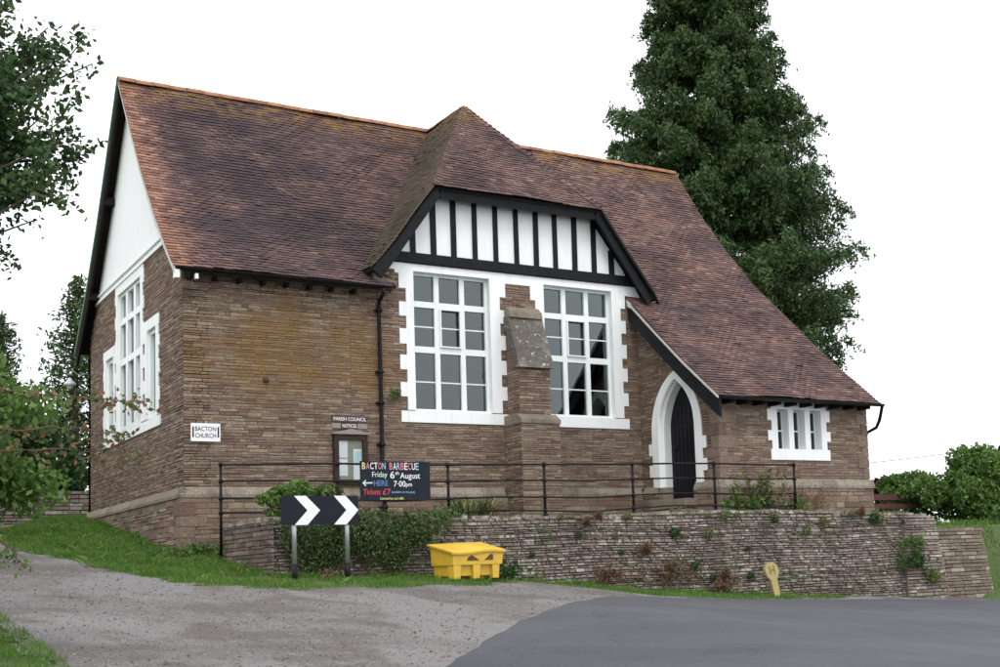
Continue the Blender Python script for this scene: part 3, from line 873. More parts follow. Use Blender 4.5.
stones(mb, (PX-.06, 0, 0), (0, 1, 0), (-1, 0, 0), PY-.06, 0, 2.38, 2.99, None, [(DJ0-.02, DJ1+.02, 2.83, 3.5)], mi=1, rnd=rr, lrow=(.2, .5), hrow=(.08, .14))
# backing of the door wall, cut stepwise round the arch
z = 2.3
while z < 6.85:
    zt = z+.05; zc = z+.025
    a, b = plim(zc); a = max(a+.02, PY+.02)
    h = archhole(zc, DHW+.05, DS, DA+.04) if zc > 2.85 else None
    for p, q in sub_intervals([(a, 0)], [h] if h else []):
        if q-p > .01: mb.box(PX, PX+.4, p, q, z, zt, 0)
    z = zt
mb.box(PX-.06, PX, PY-.06, DJ0-.01, 2.3, 2.99, 0); mb.box(PX-.06, PX, DJ1+.01, 0, 2.3, 2.99, 0); mb.box(PX-.06, PX, DJ0-.01, DJ1+.01, 2.3, 2.8, 0)
# front wall
PWO = [(10.87, 11.16), (11.29, 11.59), (11.73, 12.03)]
ph = [(10.85, 12.05, 3.76, 4.56)]
cells(mb, (0, PY, 0), (1, 0, 0), (0, -1, 0), [PX, PR], [2.3, 4.86], ph, .4, 0)
stones(mb, (0, PY, 0), (1, 0, 0), (0, -1, 0), PX, PR, 3.13, 4.78, None, [(10.70, 12.2, 3.56, 4.9)], mi=1, rnd=rr)
mb.box(PX-.06, PR+.06, PY-.06, PY, 2.3, 2.99, 0)
stones(mb, (0, PY-.06, 0), (1, 0, 0), (0, -1, 0), PX-.06, PR+.06, 2.38, 2.99, None, (), mi=1, rnd=rr, lrow=(.2, .5), hrow=(.08, .14))
hb(mb, 'wall', ['mortar', 'stone'], label='low porch wall of reddish coursed stone')

# ---- window and door surrounds
def teeth(zs, wide, narrow):
    return [(zs[i], zs[i+1], wide if i % 2 == 0 else narrow) for i in range(len(zs)-1)]
def surround_box(mb, a, b, z0, z1, plane, depth=.2, proud=.024):
    """plane: ('Y',y,+1) front faces -Y, u=X ; ('X',x) faces -X, u=Y"""
    if plane[0] == 'Y': mb.box(a, b, plane[1]-proud, plane[1]+depth, z0, z1)
    else: mb.box(plane[1]-proud, plane[1]+depth, a, b, z0, z1)
def framed(mb, cols, rows, x0, x1, z0, z1, plane, dep, th, bars, colw, roww):
    """mullions between lights; cols: glass x-intervals, rows: glass z-intervals"""
    def bx(a, b, c, d, dd=0., t2=None):
        t2 = t2 or th
        if plane[0] == 'Y': mb.box(a, b, plane[1]+dep-t2/2-dd, plane[1]+dep+t2/2, c, d)
        else: mb.box(plane[1]+dep-t2/2-dd, plane[1]+dep+t2/2, a, b, c, d)
    xs = [x0]+[v for c in cols for v in c]+[x1]
    for i in range(0, len(xs), 2):
        if xs[i+1]-xs[i] > .005: bx(xs[i], xs[i+1], z0, z1)
    zs = [z0]+[v for c in rows for v in c]+[z1]
    for i in range(0, len(zs), 2):
        for c in cols:
            if zs[i+1]-zs[i] > .005: bx(c[0], c[1], zs[i], zs[i+1], -.008)
    for (c, zb) in bars: bx(c[0], c[1], zb-.012, zb+.012, -.02, th*.5)

def big_window(Wn, name_label, left_teeth, right_teeth, cols, casement):
    x0, x1, z0, z1 = Wn
    rows = [(4.665, 5.745), (5.865, 6.62), (6.735, 7.23)]
    mb = MB()
    bars = [(c, 5.19) for c in cols]+[(c, 6.25) for i, c in enumerate(cols)]
    framed(mb, cols, rows, x0, x1, z0, z1, ('Y', 0), .16, .09, bars, 0, 0)
    # opening casement frame in the middle light
    c = cols[1]; a, b = rows[1]
    for (p, q, s, u) in ((c[0], c[0]+.025, a, b), (c[1]-.025, c[1], a, b), (c[0]+.025, c[1]-.025, a, a+.025), (c[0]+.025, c[1]-.025, b-.03, b)):
        mb.box(p, q, .075, .12, s, u)
    win = hb(mb, 'window', 'whitewood', label=name_label)
    mb = MB(); mb.box(x0+.03, x1-.03, .165, .171, z0+.03, z1-.03)
    hb(mb, 'glass', 'glass', win)
    mb = MB(); P = ('Y', 0)
    zs = [4.39, 4.62, 4.87, 5.14, 5.38, 5.66, 5.87, 6.16, 6.40, 6.67, 6.93, 7.21]
    for i in range(1, len(zs)-1):
        k = 0 if i % 2 else 1
        surround_box(mb, left_teeth[k], x0, zs[i], zs[i+1], P)
        surround_box(mb, x1, right_teeth[k], zs[i], zs[i+1], P)
    # sloping sill
    mb.prism([(left_teeth[1], -.03, 4.39), (left_teeth[1], .2, 4.39), (left_teeth[1], .2, 4.63), (left_teeth[1], .10, 4.625), (left_teeth[1], -.03, 4.60)], (right_teeth[1]-left_teeth[1], 0, 0))
    hb(mb, 'surround', 'white', win)
    return win
def lights(x0, x1, w, e=.045):
    g = (x1-x0-2*e-2*w)/3
    return [(x0+e+i*(g+w), x0+e+i*(g+w)+g) for i in range(3)]
big_window(W1, 'tall white twelve pane window left of the buttress', (4.12, 3.98), (6.12, 6.25), lights(W1[0], W1[1], .10), 1)
big_window(W2, 'tall white window between buttress and porch', (6.93, 6.82), (8.98, 9.10), lights(W2[0], W2[1], .10), 1)
# white painted band above both windows
mb = MB()
mb.box(3.9, 9.12, -.024, .2, 7.275, 7.43)
mb.box(3.9, 4.28, -.024, .2, 7.21, 7.275); mb.box(5.90, 7.13, -.024, .2, 7.21, 7.275); mb.box(8.76, 9.12, -.024, .2, 7.21, 7.275)
mb.prism([(3.45, -.022, 7.30), (3.9, -.022, 7.275), (3.9, -.022, 7.43), (3.6, -.022, 7.43)], (0, .2, 0))
mb.prism([(9.12, -.022, 7.21), (9.5, -.022, 7.18), (9.35, -.022, 7.43), (9.12, -.022, 7.43)], (0, .2, 0))
hb(mb, 'painted_lintel', 'white')

# gable window
mb = MB()
c3 = [(3.08, 3.54), (3.70, 4.22), (4.38, 4.86)]
G = ('X', 0)
framed(mb, c3, [(4.70, 5.95), (6.08, 6.78), (6.90, 7.36)], 2.99, 4.93, 4.60, 7.42, G, .075, .11, [], 0, 0)
framed(mb, [(5.42, 5.98)], [(4.70, 6.17)], 5.35, 6.05, 4.60, 6.25, G, .075, .09, [], 0, 0)
framed(mb, [(1.87, 2.38)], [(4.70, 6.17)], 1.80, 2.45, 4.60, 6.25, G, .075, .09, [], 0, 0)
gw = hb(mb, 'window', 'whitewood', label='stepped white window in the gable end')
mb = MB()
mb.box(.092, .098, 3.01, 4.9, 4.62, 7.4); mb.box(.092, .098, 5.37, 6.03, 4.62, 6.23); mb.box(.092, .098, 1.82, 2.43, 4.62, 6.23)
hb(mb, 'glass', 'glass', gw)
mb = MB()
mb.prism([(-.03, 1.48, 4.39), (.2, 1.48, 4.39), (.2, 1.48, 4.60), (-.03, 1.48, 4.575)], (0, 4.85, 0))
zs = [4.60, 4.85, 5.1, 5.35, 5.6, 5.85, 6.05, 6.25]
for i in range(len(zs)-1):
    k = .06 if i % 2 else 0
    mb.box(-.024, .2, 1.60-k*1.2, 1.80, zs[i], zs[i+1]); mb.box(-.024, .2, 6.05, 6.25+k, zs[i], zs[i+1])
    # between side and centre lights: white with small stone checks
    mb.box(-.024, .2, 2.45, 2.62 if i % 2 else 2.72, zs[i], zs[i+1]); mb.box(-.024, .2, 2.82 if not i % 2 else 2.80, 2.99, zs[i], zs[i+1])
    if i % 2 == 0: mb.box(-.024, .2, 2.72, 2.82, zs[i], zs[i+1]); mb.box(-.024, .2, 5.07, 5.2, zs[i], zs[i+1])
    mb.box(-.024, .2, 4.93, 5.07, zs[i], zs[i+1]); mb.box(-.024, .2, 5.2, 5.35, zs[i], zs[i+1])
mb.box(-.024, .2, 1.56, 2.72, 6.25, 6.45); mb.box(-.024, .2, 5.2, 6.29, 6.25, 6.45)
zs = [6.25, 6.5, 6.75, 7.0, 7.25, 7.42]
for i in range(len(zs)-1):
    k = .08 if i % 2 == 0 else 0
    mb.box(-.024, .2, 2.80-k, 2.99, zs[i], zs[i+1]); mb.box(-.024, .2, 4.93, 5.08+k, zs[i], zs[i+1])
mb.box(-.024, .2, 2.72, 5.14, 7.42, 7.61)
hb(mb, 'surround', 'white', gw)
mb = MB()
for i in (0.,):
    pass
mb.box(-.006, .2, 2.62, 2.80, 4.6, 6.25); mb.box(-.006, .2, 5.07, 5.2, 4.6, 6.25)
hb(mb, 'stone_check', 'stone', gw, split=True)

# porch window
mb = MB()
pw_in = PWO
for (a, b) in pw_in:
    mb.box(a, a+.02, PY+.17, PY+.2, 3.77, 4.55); mb.box(b-.02, b, PY+.17, PY+.2, 3.77, 4.55)
    mb.box(a+.02, b-.02, PY+.17, PY+.2, 4.53, 4.55); mb.box(a+.02, b-.02, PY+.17, PY+.2, 3.77, 3.79); mb.box(a+.02, b-.02, PY+.17, PY+.2, 4.13, 4.16)
pwin = hb(mb, 'window', 'whitewood', label='low white three light window in the porch wall')
mb = MB()
for (a, b) in pw_in: mb.box(a+.01, b-.01, PY+.182, PY+.188, 3.775, 4.545)
hb(mb, 'glass', 'glass', pwin)
mb = MB(); mb.box(10.88, 12.02, PY+.215, PY+.22, 3.78, 4.55)  # pale sheet added behind the panes so the porch glass reads lighter
hb(mb, 'lightening_sheet', 'felt', pwin)
mb = MB(); P = ('Y', PY)
def sb(a, b, c, d): surround_box(mb, a, b, c, d, P, .22)
sb(10.68, 12.24, 3.545, 3.76); sb(10.72, 12.18, 4.56, 4.71)
xs = [10.87]+[v for c in PWO for v in c][1:-1]+[12.03]
for (a, b) in ((11.16, 11.29), (11.59, 11.73)): sb(a, b, 3.76, 4.56)
zs = [3.76, 3.93, 4.13, 4.33, 4.56]
for i in range(4):
    k = .1 if i % 2 else 0
    sb(10.72-k, 10.87, zs[i], zs[i+1]); sb(12.03, 12.17+k, zs[i], zs[i+1])
hb(mb, 'surround', 'white', pwin)

# door in the left porch wall
mb = MB()
ar = arch(DHW+.03, DS, DA+.03, 12)
out = [(DC-DHW-.03, DZ)]+ar+[(DC+DHW+.03, DZ)]
mb.prism([(PX+.24, u, z) for u, z in ([(ar[0][0], DZ)]+ar+[(ar[-1][0], DZ)])], (.05, 0, 0))
for k in range(1, 8):
    u = DJ0+(DJ1-DJ0)*k/8
    h = DS+.1+ (DA-DS-.25)*(1-abs(u-DC)/DHW)
    mb.box(PX+.232, PX+.24, u-.012, u+.012, DZ+.05, h)
door = hb(mb, 'door', 'door', label='black boarded door in a pointed arch')
mb = MB()
for z in (3.3, 4.3): mb.box(PX+.226, PX+.232, DJ0+.05, DJ1-.25, z, z+.05)
hb(mb, 'hinge', 'blackiron', door, split=True)
mb = MB(); mb.tube([(PX+.2, DJ1-.2, 3.85), (PX+.2, DJ1-.2, 3.95)], .02, 8); mb.ball((PX+.19, DJ1-.2, 3.9), .035)
hb(mb, 'handle', 'blackiron', door)
mb = MB()
inn = arch(DHW, DS, DA, 14); outr = arch(DHW+.30, DS, DA+.21, 14)
n = len(inn)
for i in range(n-1):
    a, b, c, d = inn[i], inn[i+1], outr[i+1], outr[i]
    a2, b2 = (DC+(a[0]-DC)*1.13, a[1]+(.05 if abs(a[0]-DC) < DHW*.97 else 0)), (DC+(b[0]-DC)*1.13, b[1]+(.05 if abs(b[0]-DC) < DHW*.97 else 0))
    # outer flat ring and chamfer to the opening
    mb.add([(PX-.03, *a2), (PX-.03, *b2), (PX-.03, *c), (PX-.03, *d), (PX+.2, *c), (PX+.2, *d), (PX+.07, *a), (PX+.07, *b), (PX+.3, *a), (PX+.3, *b)],
           [(0, 1, 2, 3), (3, 2, 4, 5), (6, 7, 1, 0), (8, 9, 7, 6)])
zs = [3.17, 3.40, 3.62, 3.84, 4.05, 4.26]
zs = [3.13, 3.36, 3.60, 3.80, 4.04, 4.26]
for s in (1, -1):
    for i in range(len(zs)-1):
        k = .42 if i % 2 else .30
        if i == 0: k = .30
        y_in = DC+s*DHW; y_m = DC+s*DHW*1.13; y_o = DC+s*(DHW+k)
        a, b = sorted((y_m, y_o)); mb.box(PX-.03-(.0 if i % 2 else .0), PX+.2, a, b, zs[i], zs[i+1])
        mb.add([(PX-.03, y_m, zs[i]), (PX-.03, y_m, zs[i+1]), (PX+.07, y_in, zs[i+1]), (PX+.07, y_in, zs[i]), (PX+.3, y_in, zs[i]), (PX+.3, y_in, zs[i+1])], [(0, 1, 2, 3), (3, 2, 5, 4)])
hb(mb, 'door_surround', 'white')
mb = MB(); mb.box(PX-.35, PX+.3, DJ0-.1, DJ1+.1, 2.66, 2.84); mb.box(PX-.6, PX-.1, DJ0-.3, DJ1+.2, 2.44, 2.62)
mb.box(PX-.02, PX+.3, DJ0-.07, DJ0, 2.84, 3.16); mb.box(PX-.02, PX+.3, DJ1, DJ1+.12, 2.84, 3.13)
hb(mb, 'doorstep', 'ashlar', bevel=.012, split=True)

# ---- roof: real tiles in courses over a deck
def tiles(mb, prof, to3, t0, t1, keep, mi=0, gauge=.098, tw=.165, rnd=random, lim=None, rag=.0):
    """prof: 2d polyline from the eave up (a,z); to3(t,a,z)->xyz"""
    P = [np.array(p, float) for p in prof]
    seg = [np.linalg.norm(P[i+1]-P[i]) for i in range(len(P)-1)]; cum = np.concatenate([[0], np.cumsum(seg)])
    def at(s):
        s = min(max(s, 0), cum[-1]-1e-4); i = int(np.searchsorted(cum, s, 'right')-1)
        d = (P[i+1]-P[i])/seg[i]; return P[i]+d*(s-cum[i]), d
    rows = int(cum[-1]/gauge)
    V = []
    for r in range(rows):
        s = r*gauge
        a0, b0 = (t0, t1) if lim is None else lim(at(s+.05)[0])
        if b0-a0 < .03: continue
        u = a0 - (tw/2 if r % 2 else 0)
        sag = .012*math.sin(r*.21)
        while u < b0-.01:
            ua, ub = max(u, a0), min(u+tw-.004, b0)
            if ub-ua > .03:
                c, d = at(s); c2, _ = at(min(s+.19, cum[-1]))
                mid = (c+c2)/2
                if keep((ua+ub)/2, mid):
                    js = rnd.uniform(-.006, .006)-(rnd.random() < .03)*.015
                    jl = rnd.uniform(-.003, .005)+(rnd.random() < .02)*.012
                    jr = rnd.uniform(-.003, .003)
                    n = np.array([-d[1], d[0]]); n = n if n[1] > 0 else -n
                    ww = .018*math.sin((ua)*1.3+s*.9)+.01*math.sin(ua*3.1-s*2.3)
                    p = []
                    tail = c-d*.0+d*js; head = c2
                    for (uu, j) in ((ua, 0), (ub, jr)):
                        lo = tail+n*(.030+jl+j+ww); lo2 = tail+n*(.048+jl+j+ww); hi = head+n*(.004+ww); hi2 = head+n*(.016+ww)
                        p.append([to3(uu, *lo), to3(uu, *lo2), to3(uu, *hi2), to3(uu, *hi)])
                    V.append(p[0]+p[1])
            u += tw
    if not V: return
    V = np.array(V); n = len(V)
    fq = np.array([[0, 4, 5, 1], [1, 5, 6, 2], [0, 1, 2, 3], [4, 7, 6, 5], [0, 3, 7, 4]])
    mb.arr(V.reshape(-1, 3), (np.arange(n)[:, None, None]*8+fq[None]).reshape(-1, 4), mi)
def deck(mb, prof, to3, a, b, th=.05, mi=1):
    for i in range(len(prof)-1):
        (y0, z0), (y1, z1) = prof[i], prof[i+1]
        mb.hexa([to3(a, y0, z0-th), to3(b, y0, z0-th), to3(b, y1, z1-th), to3(a, y1, z1-th), to3(a, y0, z0), to3(b, y0, z0), to3(b, y1, z1), to3(a, y1, z1)], mi)
rt_ = random.Random(5)
mb = MB()
F3 = lambda t, a, z: (t, a, z)
MAINP = [p for p in PROF if p[0] >= -.31]
MAINP[0] = (-.36, 6.84)
def keep_main(x, m):
    if x > 9.13 or x < 3.78: return True
    if abs(x-CX) < 3.2 and m[0] < 3.7: return m[1] > cross_z(x)-.06
    return True
tiles(mb, MAINP, F3, XL, 9.13, keep_main, rnd=rt_)
tiles(mb, PROF, F3, 9.13, XR, keep_main, rnd=rt_)
def keep_deck(): pass
# decks, kept clear of the front windows
deck(mb, MAINP, F3, XL+.03, 3.45); deck(mb, MAINP[3:], F3, 3.45, 9.5); deck(mb, PROF, F3, 9.53, XR-.03)
deck(mb, PROF[:4], F3, 9.16, 9.53); deck(mb, PROF[3:6], F3, 9.3, 9.53)
B3 = lambda t, a, z: (t, 2*RY-a, z)
REAR = [(-.42, 6.76)]+[p for p in PROF if p[0] > -.1]
tiles(mb, REAR, B3, XL, XR, lambda x, m: True, rnd=rt_)
deck(mb, REAR, B3, XL+.03, XR-.03)
roof = hb(mb, 'roof', ['tile', 'soffit'], label='steep main roof of purple brown clay tiles')
# ridge tiles
def ridge_run(mb, p0, p1, r=.15, l=.34, mi=0, rnd=rt_, ang=62):
    p0 = Vector(p0); p1 = Vector(p1); d = (p1-p0); Ln = d.length; d.normalize()
    side = d.cross(Vector((0, 0, 1))).normalized(); upv = side.cross(d)
    k = 0; n = int(Ln/l)+1; st = Ln/n
    for k in range(n):
        a = p0+d*(k*st+.004); b = p0+d*((k+1)*st-.004); jz = rnd.uniform(-.006, .006); vs = []
        for q in (a, b):
            for rr_ in (r, r-.018):
                for i in range(9):
                    th = R(90-ang*1.25+ang*2.5*i/8)
                    vs.append(tuple(q+side*(math.cos(th)*rr_)+upv*(math.sin(th)*rr_+jz)))
        fs = []
        for i in range(8):
            fs += [(i, i+1, 18+i+1, 18+i), (9+i, 27+i, 28+i, 10+i), (i, 9+i, 10+i, i+1), (18+i, 19+i, 28+i, 27+i)]
        mb.add(vs, fs, mi, True)
mb = MB()
ridge_run(mb, (XL-.02, RY, RZ-.075), (XR+.02, RY, RZ-.075))
hb(mb, 'ridge_tiles', 'ridge', roof)

# cross gable roof
mb = MB()
def roofYat(z): return float(np.interp(z, [p[1] for p in PROF], [p[0] for p in PROF]))
for sgn in (-1, 1):
    C3 = lambda t, a, z, s=sgn: (CX+s*a, t, z)
    prof = [(p[0], p[1]) for p in CPROF]
    def clim(p):
        z = p[1]; a = CY0
        if z > HIPZ: a = CY0+(z-HIPZ)/(CZ-HIPZ)*(HIPY-CY0)
        return (a, min(roofYat(min(z, RZ))+.12, RY))
    tiles(mb, prof, C3, 0, 0, lambda x, m: True, mi=(1 if sgn < 0 else 0), rnd=rt_, lim=clim)
    for i in range(len(prof)-1):
        (a0, z0), (a1, z1) = prof[i], prof[i+1]
        y00 = clim((a0, z0))[0]+.03; y01 = clim((a1, z1))[0]+.03; y10 = clim((a0, z0))[1]; y11 = clim((a1, z1))[1]
        t_ = .05
        mb.hexa([C3(y00, a0, z0-t_), C3(y10, a0, z0-t_), C3(y11, a1, z1-t_), C3(y01, a1, z1-t_), C3(y00, a0, z0), C3(y10, a0, z0), C3(y11, a1, z1), C3(y01, a1, z1)], 2)
# half hip at the front
HP = [(CY0-.06, HIPZ-.06), (HIPY, CZ)]
def hlim(p):
    f = (p[1]-HIPZ)/(CZ-HIPZ); hw = 1.86*(1-f)+.02
    return (CX-hw, CX+hw)
tiles(mb, HP, F3, 0, 0, lambda x, m: True, mi=0, rnd=rt_, lim=hlim)
mb.add([(CX-1.84, CY0, HIPZ-.04), (CX+1.84, CY0, HIPZ-.04), (CX, HIPY, CZ-.03), (CX-1.8, CY0+.02, HIPZ-.09), (CX+1.8, CY0+.02, HIPZ-.09), (CX, HIPY, CZ-.09)], [(0, 1, 2), (5, 4, 3), (0, 3, 4, 1)], 2)
croof = hb(mb, 'roof', ['tile', 'tilemoss', 'soffit'], label='half hipped cross gable roof with mossy left slope')
mb = MB()
ridge_run(mb, (CX, HIPY-.02, CZ-.04), (CX, RY+.3, CZ-.02), .10)
hb(mb, 'ridge_tiles', 'ridge', croof)
mb = MB()
for s in (-1, 1):
    a = Vector((CX+s*1.84, CY0-.02, HIPZ+.0)); b = Vector((CX, HIPY, CZ+.0))
    n = 30
    for k in range(n):
        p = a.lerp(b, k/n); q = a.lerp(b, (k+1.35)/n)
        d = (q-p).normalized(); side = d.cross(Vector((0, 0, 1))).normalized(); upv = side.cross(d)
        if upv.z < 0: upv = -upv
        jj = rt_.uniform(-.006, .006)
        vs = []
        for (c, lift) in ((p, .045+jj), (q, .012)):
            for (ss, uu) in ((-.10, -.055), (-.05, 0), (0, .02), (.05, 0), (.10, -.055)):
                vs.append(tuple(c+side*ss+upv*(uu+lift)))
        fs = [(i, i+1, 6+i, 5+i) for i in range(4)]+[(0, 1, 2, 3, 4)]
        mb.add(vs, fs)
hb(mb, 'hip_tiles', 'tile', croof)

# ---- timbered gable
mb = MB()
def vz(x, off): return cross_z(x)-off
pts = []
for x in np.linspace(CX-3.0, CX+3.0, 31):
    pts.append((x, min(vz(x, .12), HIPZ-.06)))
pl = [(CX-2.72, 7.55)]+[(x, z) for x, z in pts if abs(x-CX) < 2.7]+[(CX+2.72, 7.55)]
mb.prism([(x, -.004, z) for x, z in pl], (0, .25, 0))
panel = hb(mb, 'plaster_panel', 'plaster')
for x in (4.29, 4.72, 5.15, 5.61, 6.07, 6.54, 6.99, 7.44, 7.9, 8.37, 8.80):
    mb = MB(); wv = random.uniform(.10, .125); zt = min(vz(x, .1), HIPZ-.1); jx = random.uniform(-.008, .008)
    mb.prism([(x-wv/2, -.035, 7.6), (x+wv/2, -.035, 7.6), (x+wv/2+jx, -.035, zt), (x-wv/2+jx, -.035, zt)], (0, .06, 0))
    hb(mb, 'stud', 'blackwood', panel, bevel=.004)
mb = MB(); mb.box(3.75, 9.45, -.075, .02, 7.425, 7.625)
mb.box(3.7, 9.5, -.055, .02, 7.415, 7.425)
hb(mb, 'tie_beam', 'blackwood', bevel=.008)
# barge boards: left rake, level top, right rake
def rake(mb, x0, z0, x1, z1, wdt, y0, y1):
    d = Vector((x1-x0, 0, z1-z0)).normalized(); n = Vector((-d.z, 0, d.x))
    if n.z > 0: n = -n
    mb.prism([(x0, y0, z0), (x1, y0, z1), (x1+n.x*wdt*.3, y0, z1+n.z*wdt), (x0+n.x*wdt, y0, z0+n.z*wdt)], (0, y1-y0, 0))
mb = MB(); rake(mb, CX-3.16, 7.15, CX-1.80, 8.86, .24, CY0+.03, CY0+.085)
hb(mb, 'bargeboard', 'blackwood', label='left sloping black bargeboard')
mb = MB(); mb.box(CX-1.74, CX+1.74, CY0+.04, CY0+.09, HIPZ-.24, HIPZ-.05); mb.box(CX-1.8, CX+1.8, CY0+.02, CY0+.06, HIPZ-.09, HIPZ-.045)
hb(mb, 'bargeboard', 'blackwood', label='level black bargeboard under the half hip')
mb = MB(); rake(mb, CX+3.16, 7.15, CX+1.80, 8.86, .24, CY0+.03, CY0+.085)
hb(mb, 'bargeboard', 'blackwood', label='right sloping black bargeboard')
# soffit strips under the overhang
mb = MB()
for s in (-1, 1):
    for (a0, z0), (a1, z1) in zip(CPROF[:-1], CPROF[1:]):
        if z1 > 8.95: break
        mb.hexa([(CX+s*a0, CY0+.06, z0-.075), (CX+s*a0, .0, z0-.075), (CX+s*a1, .0, z1-.075), (CX+s*a1, CY0+.06, z1-.075), (CX+s*a0, CY0+.06, z0-.052), (CX+s*a0, .0, z0-.052), (CX+s*a1, .0, z1-.052), (CX+s*a1, CY0+.06, z1-.052)])
mb.box(CX-1.8, CX+1.8, CY0+.09, 0, HIPZ-.14, HIPZ-.11)
hb(mb, 'soffit', 'blackwood')

# left gable verge: pale fillet down the front slope, black bargeboard and mossy edge on the rear slope
mb = MB()
for (y0, z0), (y1, z1) in zip(MAINP[:-1], MAINP[1:]):
    mb.hexa([(XL+.0, y0, z0-.10), (XL+.035, y0, z0-.10), (XL+.035, y1, z1-.10), (XL, y1, z1-.10), (XL, y0, z0+.0), (XL+.035, y0, z0+.0), (XL+.035, y1, z1+.0), (XL, y1, z1)])
hb(mb, 'verge_board', 'cream')
mb = MB()
for (y0, z0), (y1, z1) in zip(REAR[:-1], REAR[1:]):
    q = [B3(XL+.01, y0, z0-.30), B3(XL+.06, y0, z0-.30), B3(XL+.06, y1, z1-.30), B3(XL+.01, y1, z1-.30), B3(XL+.01, y0, z0-.01), B3(XL+.06, y0, z0-.01), B3(XL+.06, y1, z1-.01), B3(XL+.01, y1, z1-.01)]
    mb.hexa(q)
hb(mb, 'bargeboard', 'soffit', label='black bargeboard on the rear slope of the gable end')
mb = MB()
for (y0, z0), (y1, z1) in zip(REAR[:-1], REAR[1:]):
    mb.hexa([B3(XL-.03, y0, z0-.09), B3(XL+.009, y0, z0-.09), B3(XL+.009, y1, z1-.09), B3(XL-.03, y1, z1-.09), B3(XL-.03, y0, z0+.035), B3(XL+.009, y0, z0+.035), B3(XL+.009, y1, z1+.035), B3(XL-.03, y1, z1+.035)])
hb(mb, 'verge_edge', 'greenverge')
mb = MB()
for y in (5.3, 6.8):
    z = roof_z(y)-.2
    mb.box(XL+.02, .0, y-.09, y+.09, z-.1, z+.06)
hb(mb, 'purlin_end', 'soffit', split=True)

# porch verge bargeboard
mb = MB()
PV = [p for p in PROF if p[0] < .0]+[(-.05, 7.1)]
for (y0, z0), (y1, z1) in zip(PV[:-1], PV[1:]):
    mb.hexa([(9.15, y0, z0-.40), (9.21, y0, z0-.40), (9.21, y1, z1-.40), (9.15, y1, z1-.40), (9.15, y0, z0-.03), (9.21, y0, z0-.03), (9.21, y1, z1-.03), (9.15, y1, z1-.03)])
hb(mb, 'bargeboard', 'blackwood', label='deep black bargeboard along the porch roof')
mb = MB()
for (y0, z0), (y1, z1) in zip(PV[:-1], PV[1:]):
    mb.hexa([(9.115, y0, z0-.035), (9.149, y0, z0-.035), (9.149, y1, z1-.035), (9.115, y1, z1-.035), (9.115, y0, z0+.015), (9.149, y0, z0+.015), (9.149, y1, z1+.015), (9.115, y1, z1+.015)])
mb.prism([(9.12, -.06, 6.98), (9.12, -.2, 6.9), (9.12, -.2, 7.02), (9.12, -.06, 7.1)], (.5, 0, .0))
hb(mb, 'verge_fillet', 'cream')

# gutters and downpipes
def gutter(mb, x0, x1, y, z, r=.055):
    n = 8; vs = []
    for x in (x0, x1):
        for i in range(n+1):
            th = math.pi*i/n; vs.append((x, y-math.cos(th)*r, z-math.sin(th)*r))
        for i in range(n+1):
            th = math.pi*i/n; vs.append((x, y-math.cos(th)*(r-.008), z-math.sin(th)*(r-.008)))
    m_ = 2*(n+1); fs = []
    for i in range(n): fs += [(i, i+1, m_+i+1, m_+i), (n+1+i, m_+n+1+i, m_+n+2+i, n+2+i)]
    fs += [tuple(range(n+1)), tuple(range(m_, m_+n+1))]
    mb.add(vs, fs, 0, True)
mb = MB(); gutter(mb, XL+.05, 3.75, -.39, 6.85, .042)
hb(mb, 'gutter', 'blackiron')
mb = MB()
for x in np.arange(.1, 3.4, .42): mb.box(x-.03, x+.03, -.2, .02, 6.72, 6.79)
hb(mb, 'rafter_end', 'soffit', split=True)
mb = MB(); mb.box(XL+.02, XL+.10, -.38, -.25, 6.66, 6.80); mb.box(.12, .17, -.37, -.30, 6.67, 6.76)
hb(mb, 'eaves_bracket', 'white', split=True)
mb = MB(); gutter(mb, 9.2, 13.42, -3.01, 4.70)
hb(mb, 'gutter', 'blackiron')
mb = MB()
for x in np.arange(9.5, 13.3, .4): mb.box(x-.035, x+.035, -2.93, -2.58, 4.60, 4.69)
hb(mb, 'rafter_end', 'soffit', split=True)
mb = MB()
mb.tube([(3.52, -.40, 6.80), (3.52, -.36, 6.70), (3.535, -.14, 6.62), (3.54, -.09, 6.52), (3.55, -.09, 4.6), (3.55, -.09, 3.3), (3.55, -.16, 3.1), (3.55, -.16, 2.46)], .038, 10)
for z in (6.45, 5.3, 4.72, 3.95, 3.25, 2.8):
    y = -.09 if z > 3.2 else -.16
    mb.tube([(3.55, y, z-.04), (3.55, y, z+.04)], .052, 10); mb.box(3.47, 3.63, y+.01, -.01 if z > 3.2 else -.07, z-.012, z+.012)
hb(mb, 'downpipe', 'blackiron', label='black downpipe between notice board and left window')
mb = MB()
mb.tube([(13.42, -2.98, 4.66), (13.5, -2.85, 4.52), (13.60, -2.7, 4.40), (13.58, -2.62, 4.26), (13.42, -2.5, 4.16), (13.40, -2.45, 3.9), (13.40, -2.45, 2.45)], .036, 10)
hb(mb, 'downpipe', 'blackiron', label='bent black downpipe at the right corner')
# gutter down the right hand bargeboard
mb = MB()
mb.tube([(CX+1.9, CY0-.03, 8.80), (CX+3.1, CY0-.03, 7.22), (CX+3.2, CY0-.03, 7.0)], [.035, .04, .03], 8)
hb(mb, 'gutter', 'blackiron', label='sloping black gutter on the right bargeboard')
# small iron tie plate on the wall
mb = MB(); mb.ball((1.42, -.03, 5.05), .055, 8)
hb(mb, 'tie_plate', 'plank')
mb = MB(); mb.prism([(3.42, -.22, 6.98), (3.86, -.22, 6.90), (3.86, -.22, 7.0), (3.62, -.22, 7.05), (3.5, -.22, 7.16), (3.38, -.22, 7.16)], (0, .22, 0))
hb(mb, 'kneeler', 'ashlar', bevel=.02)
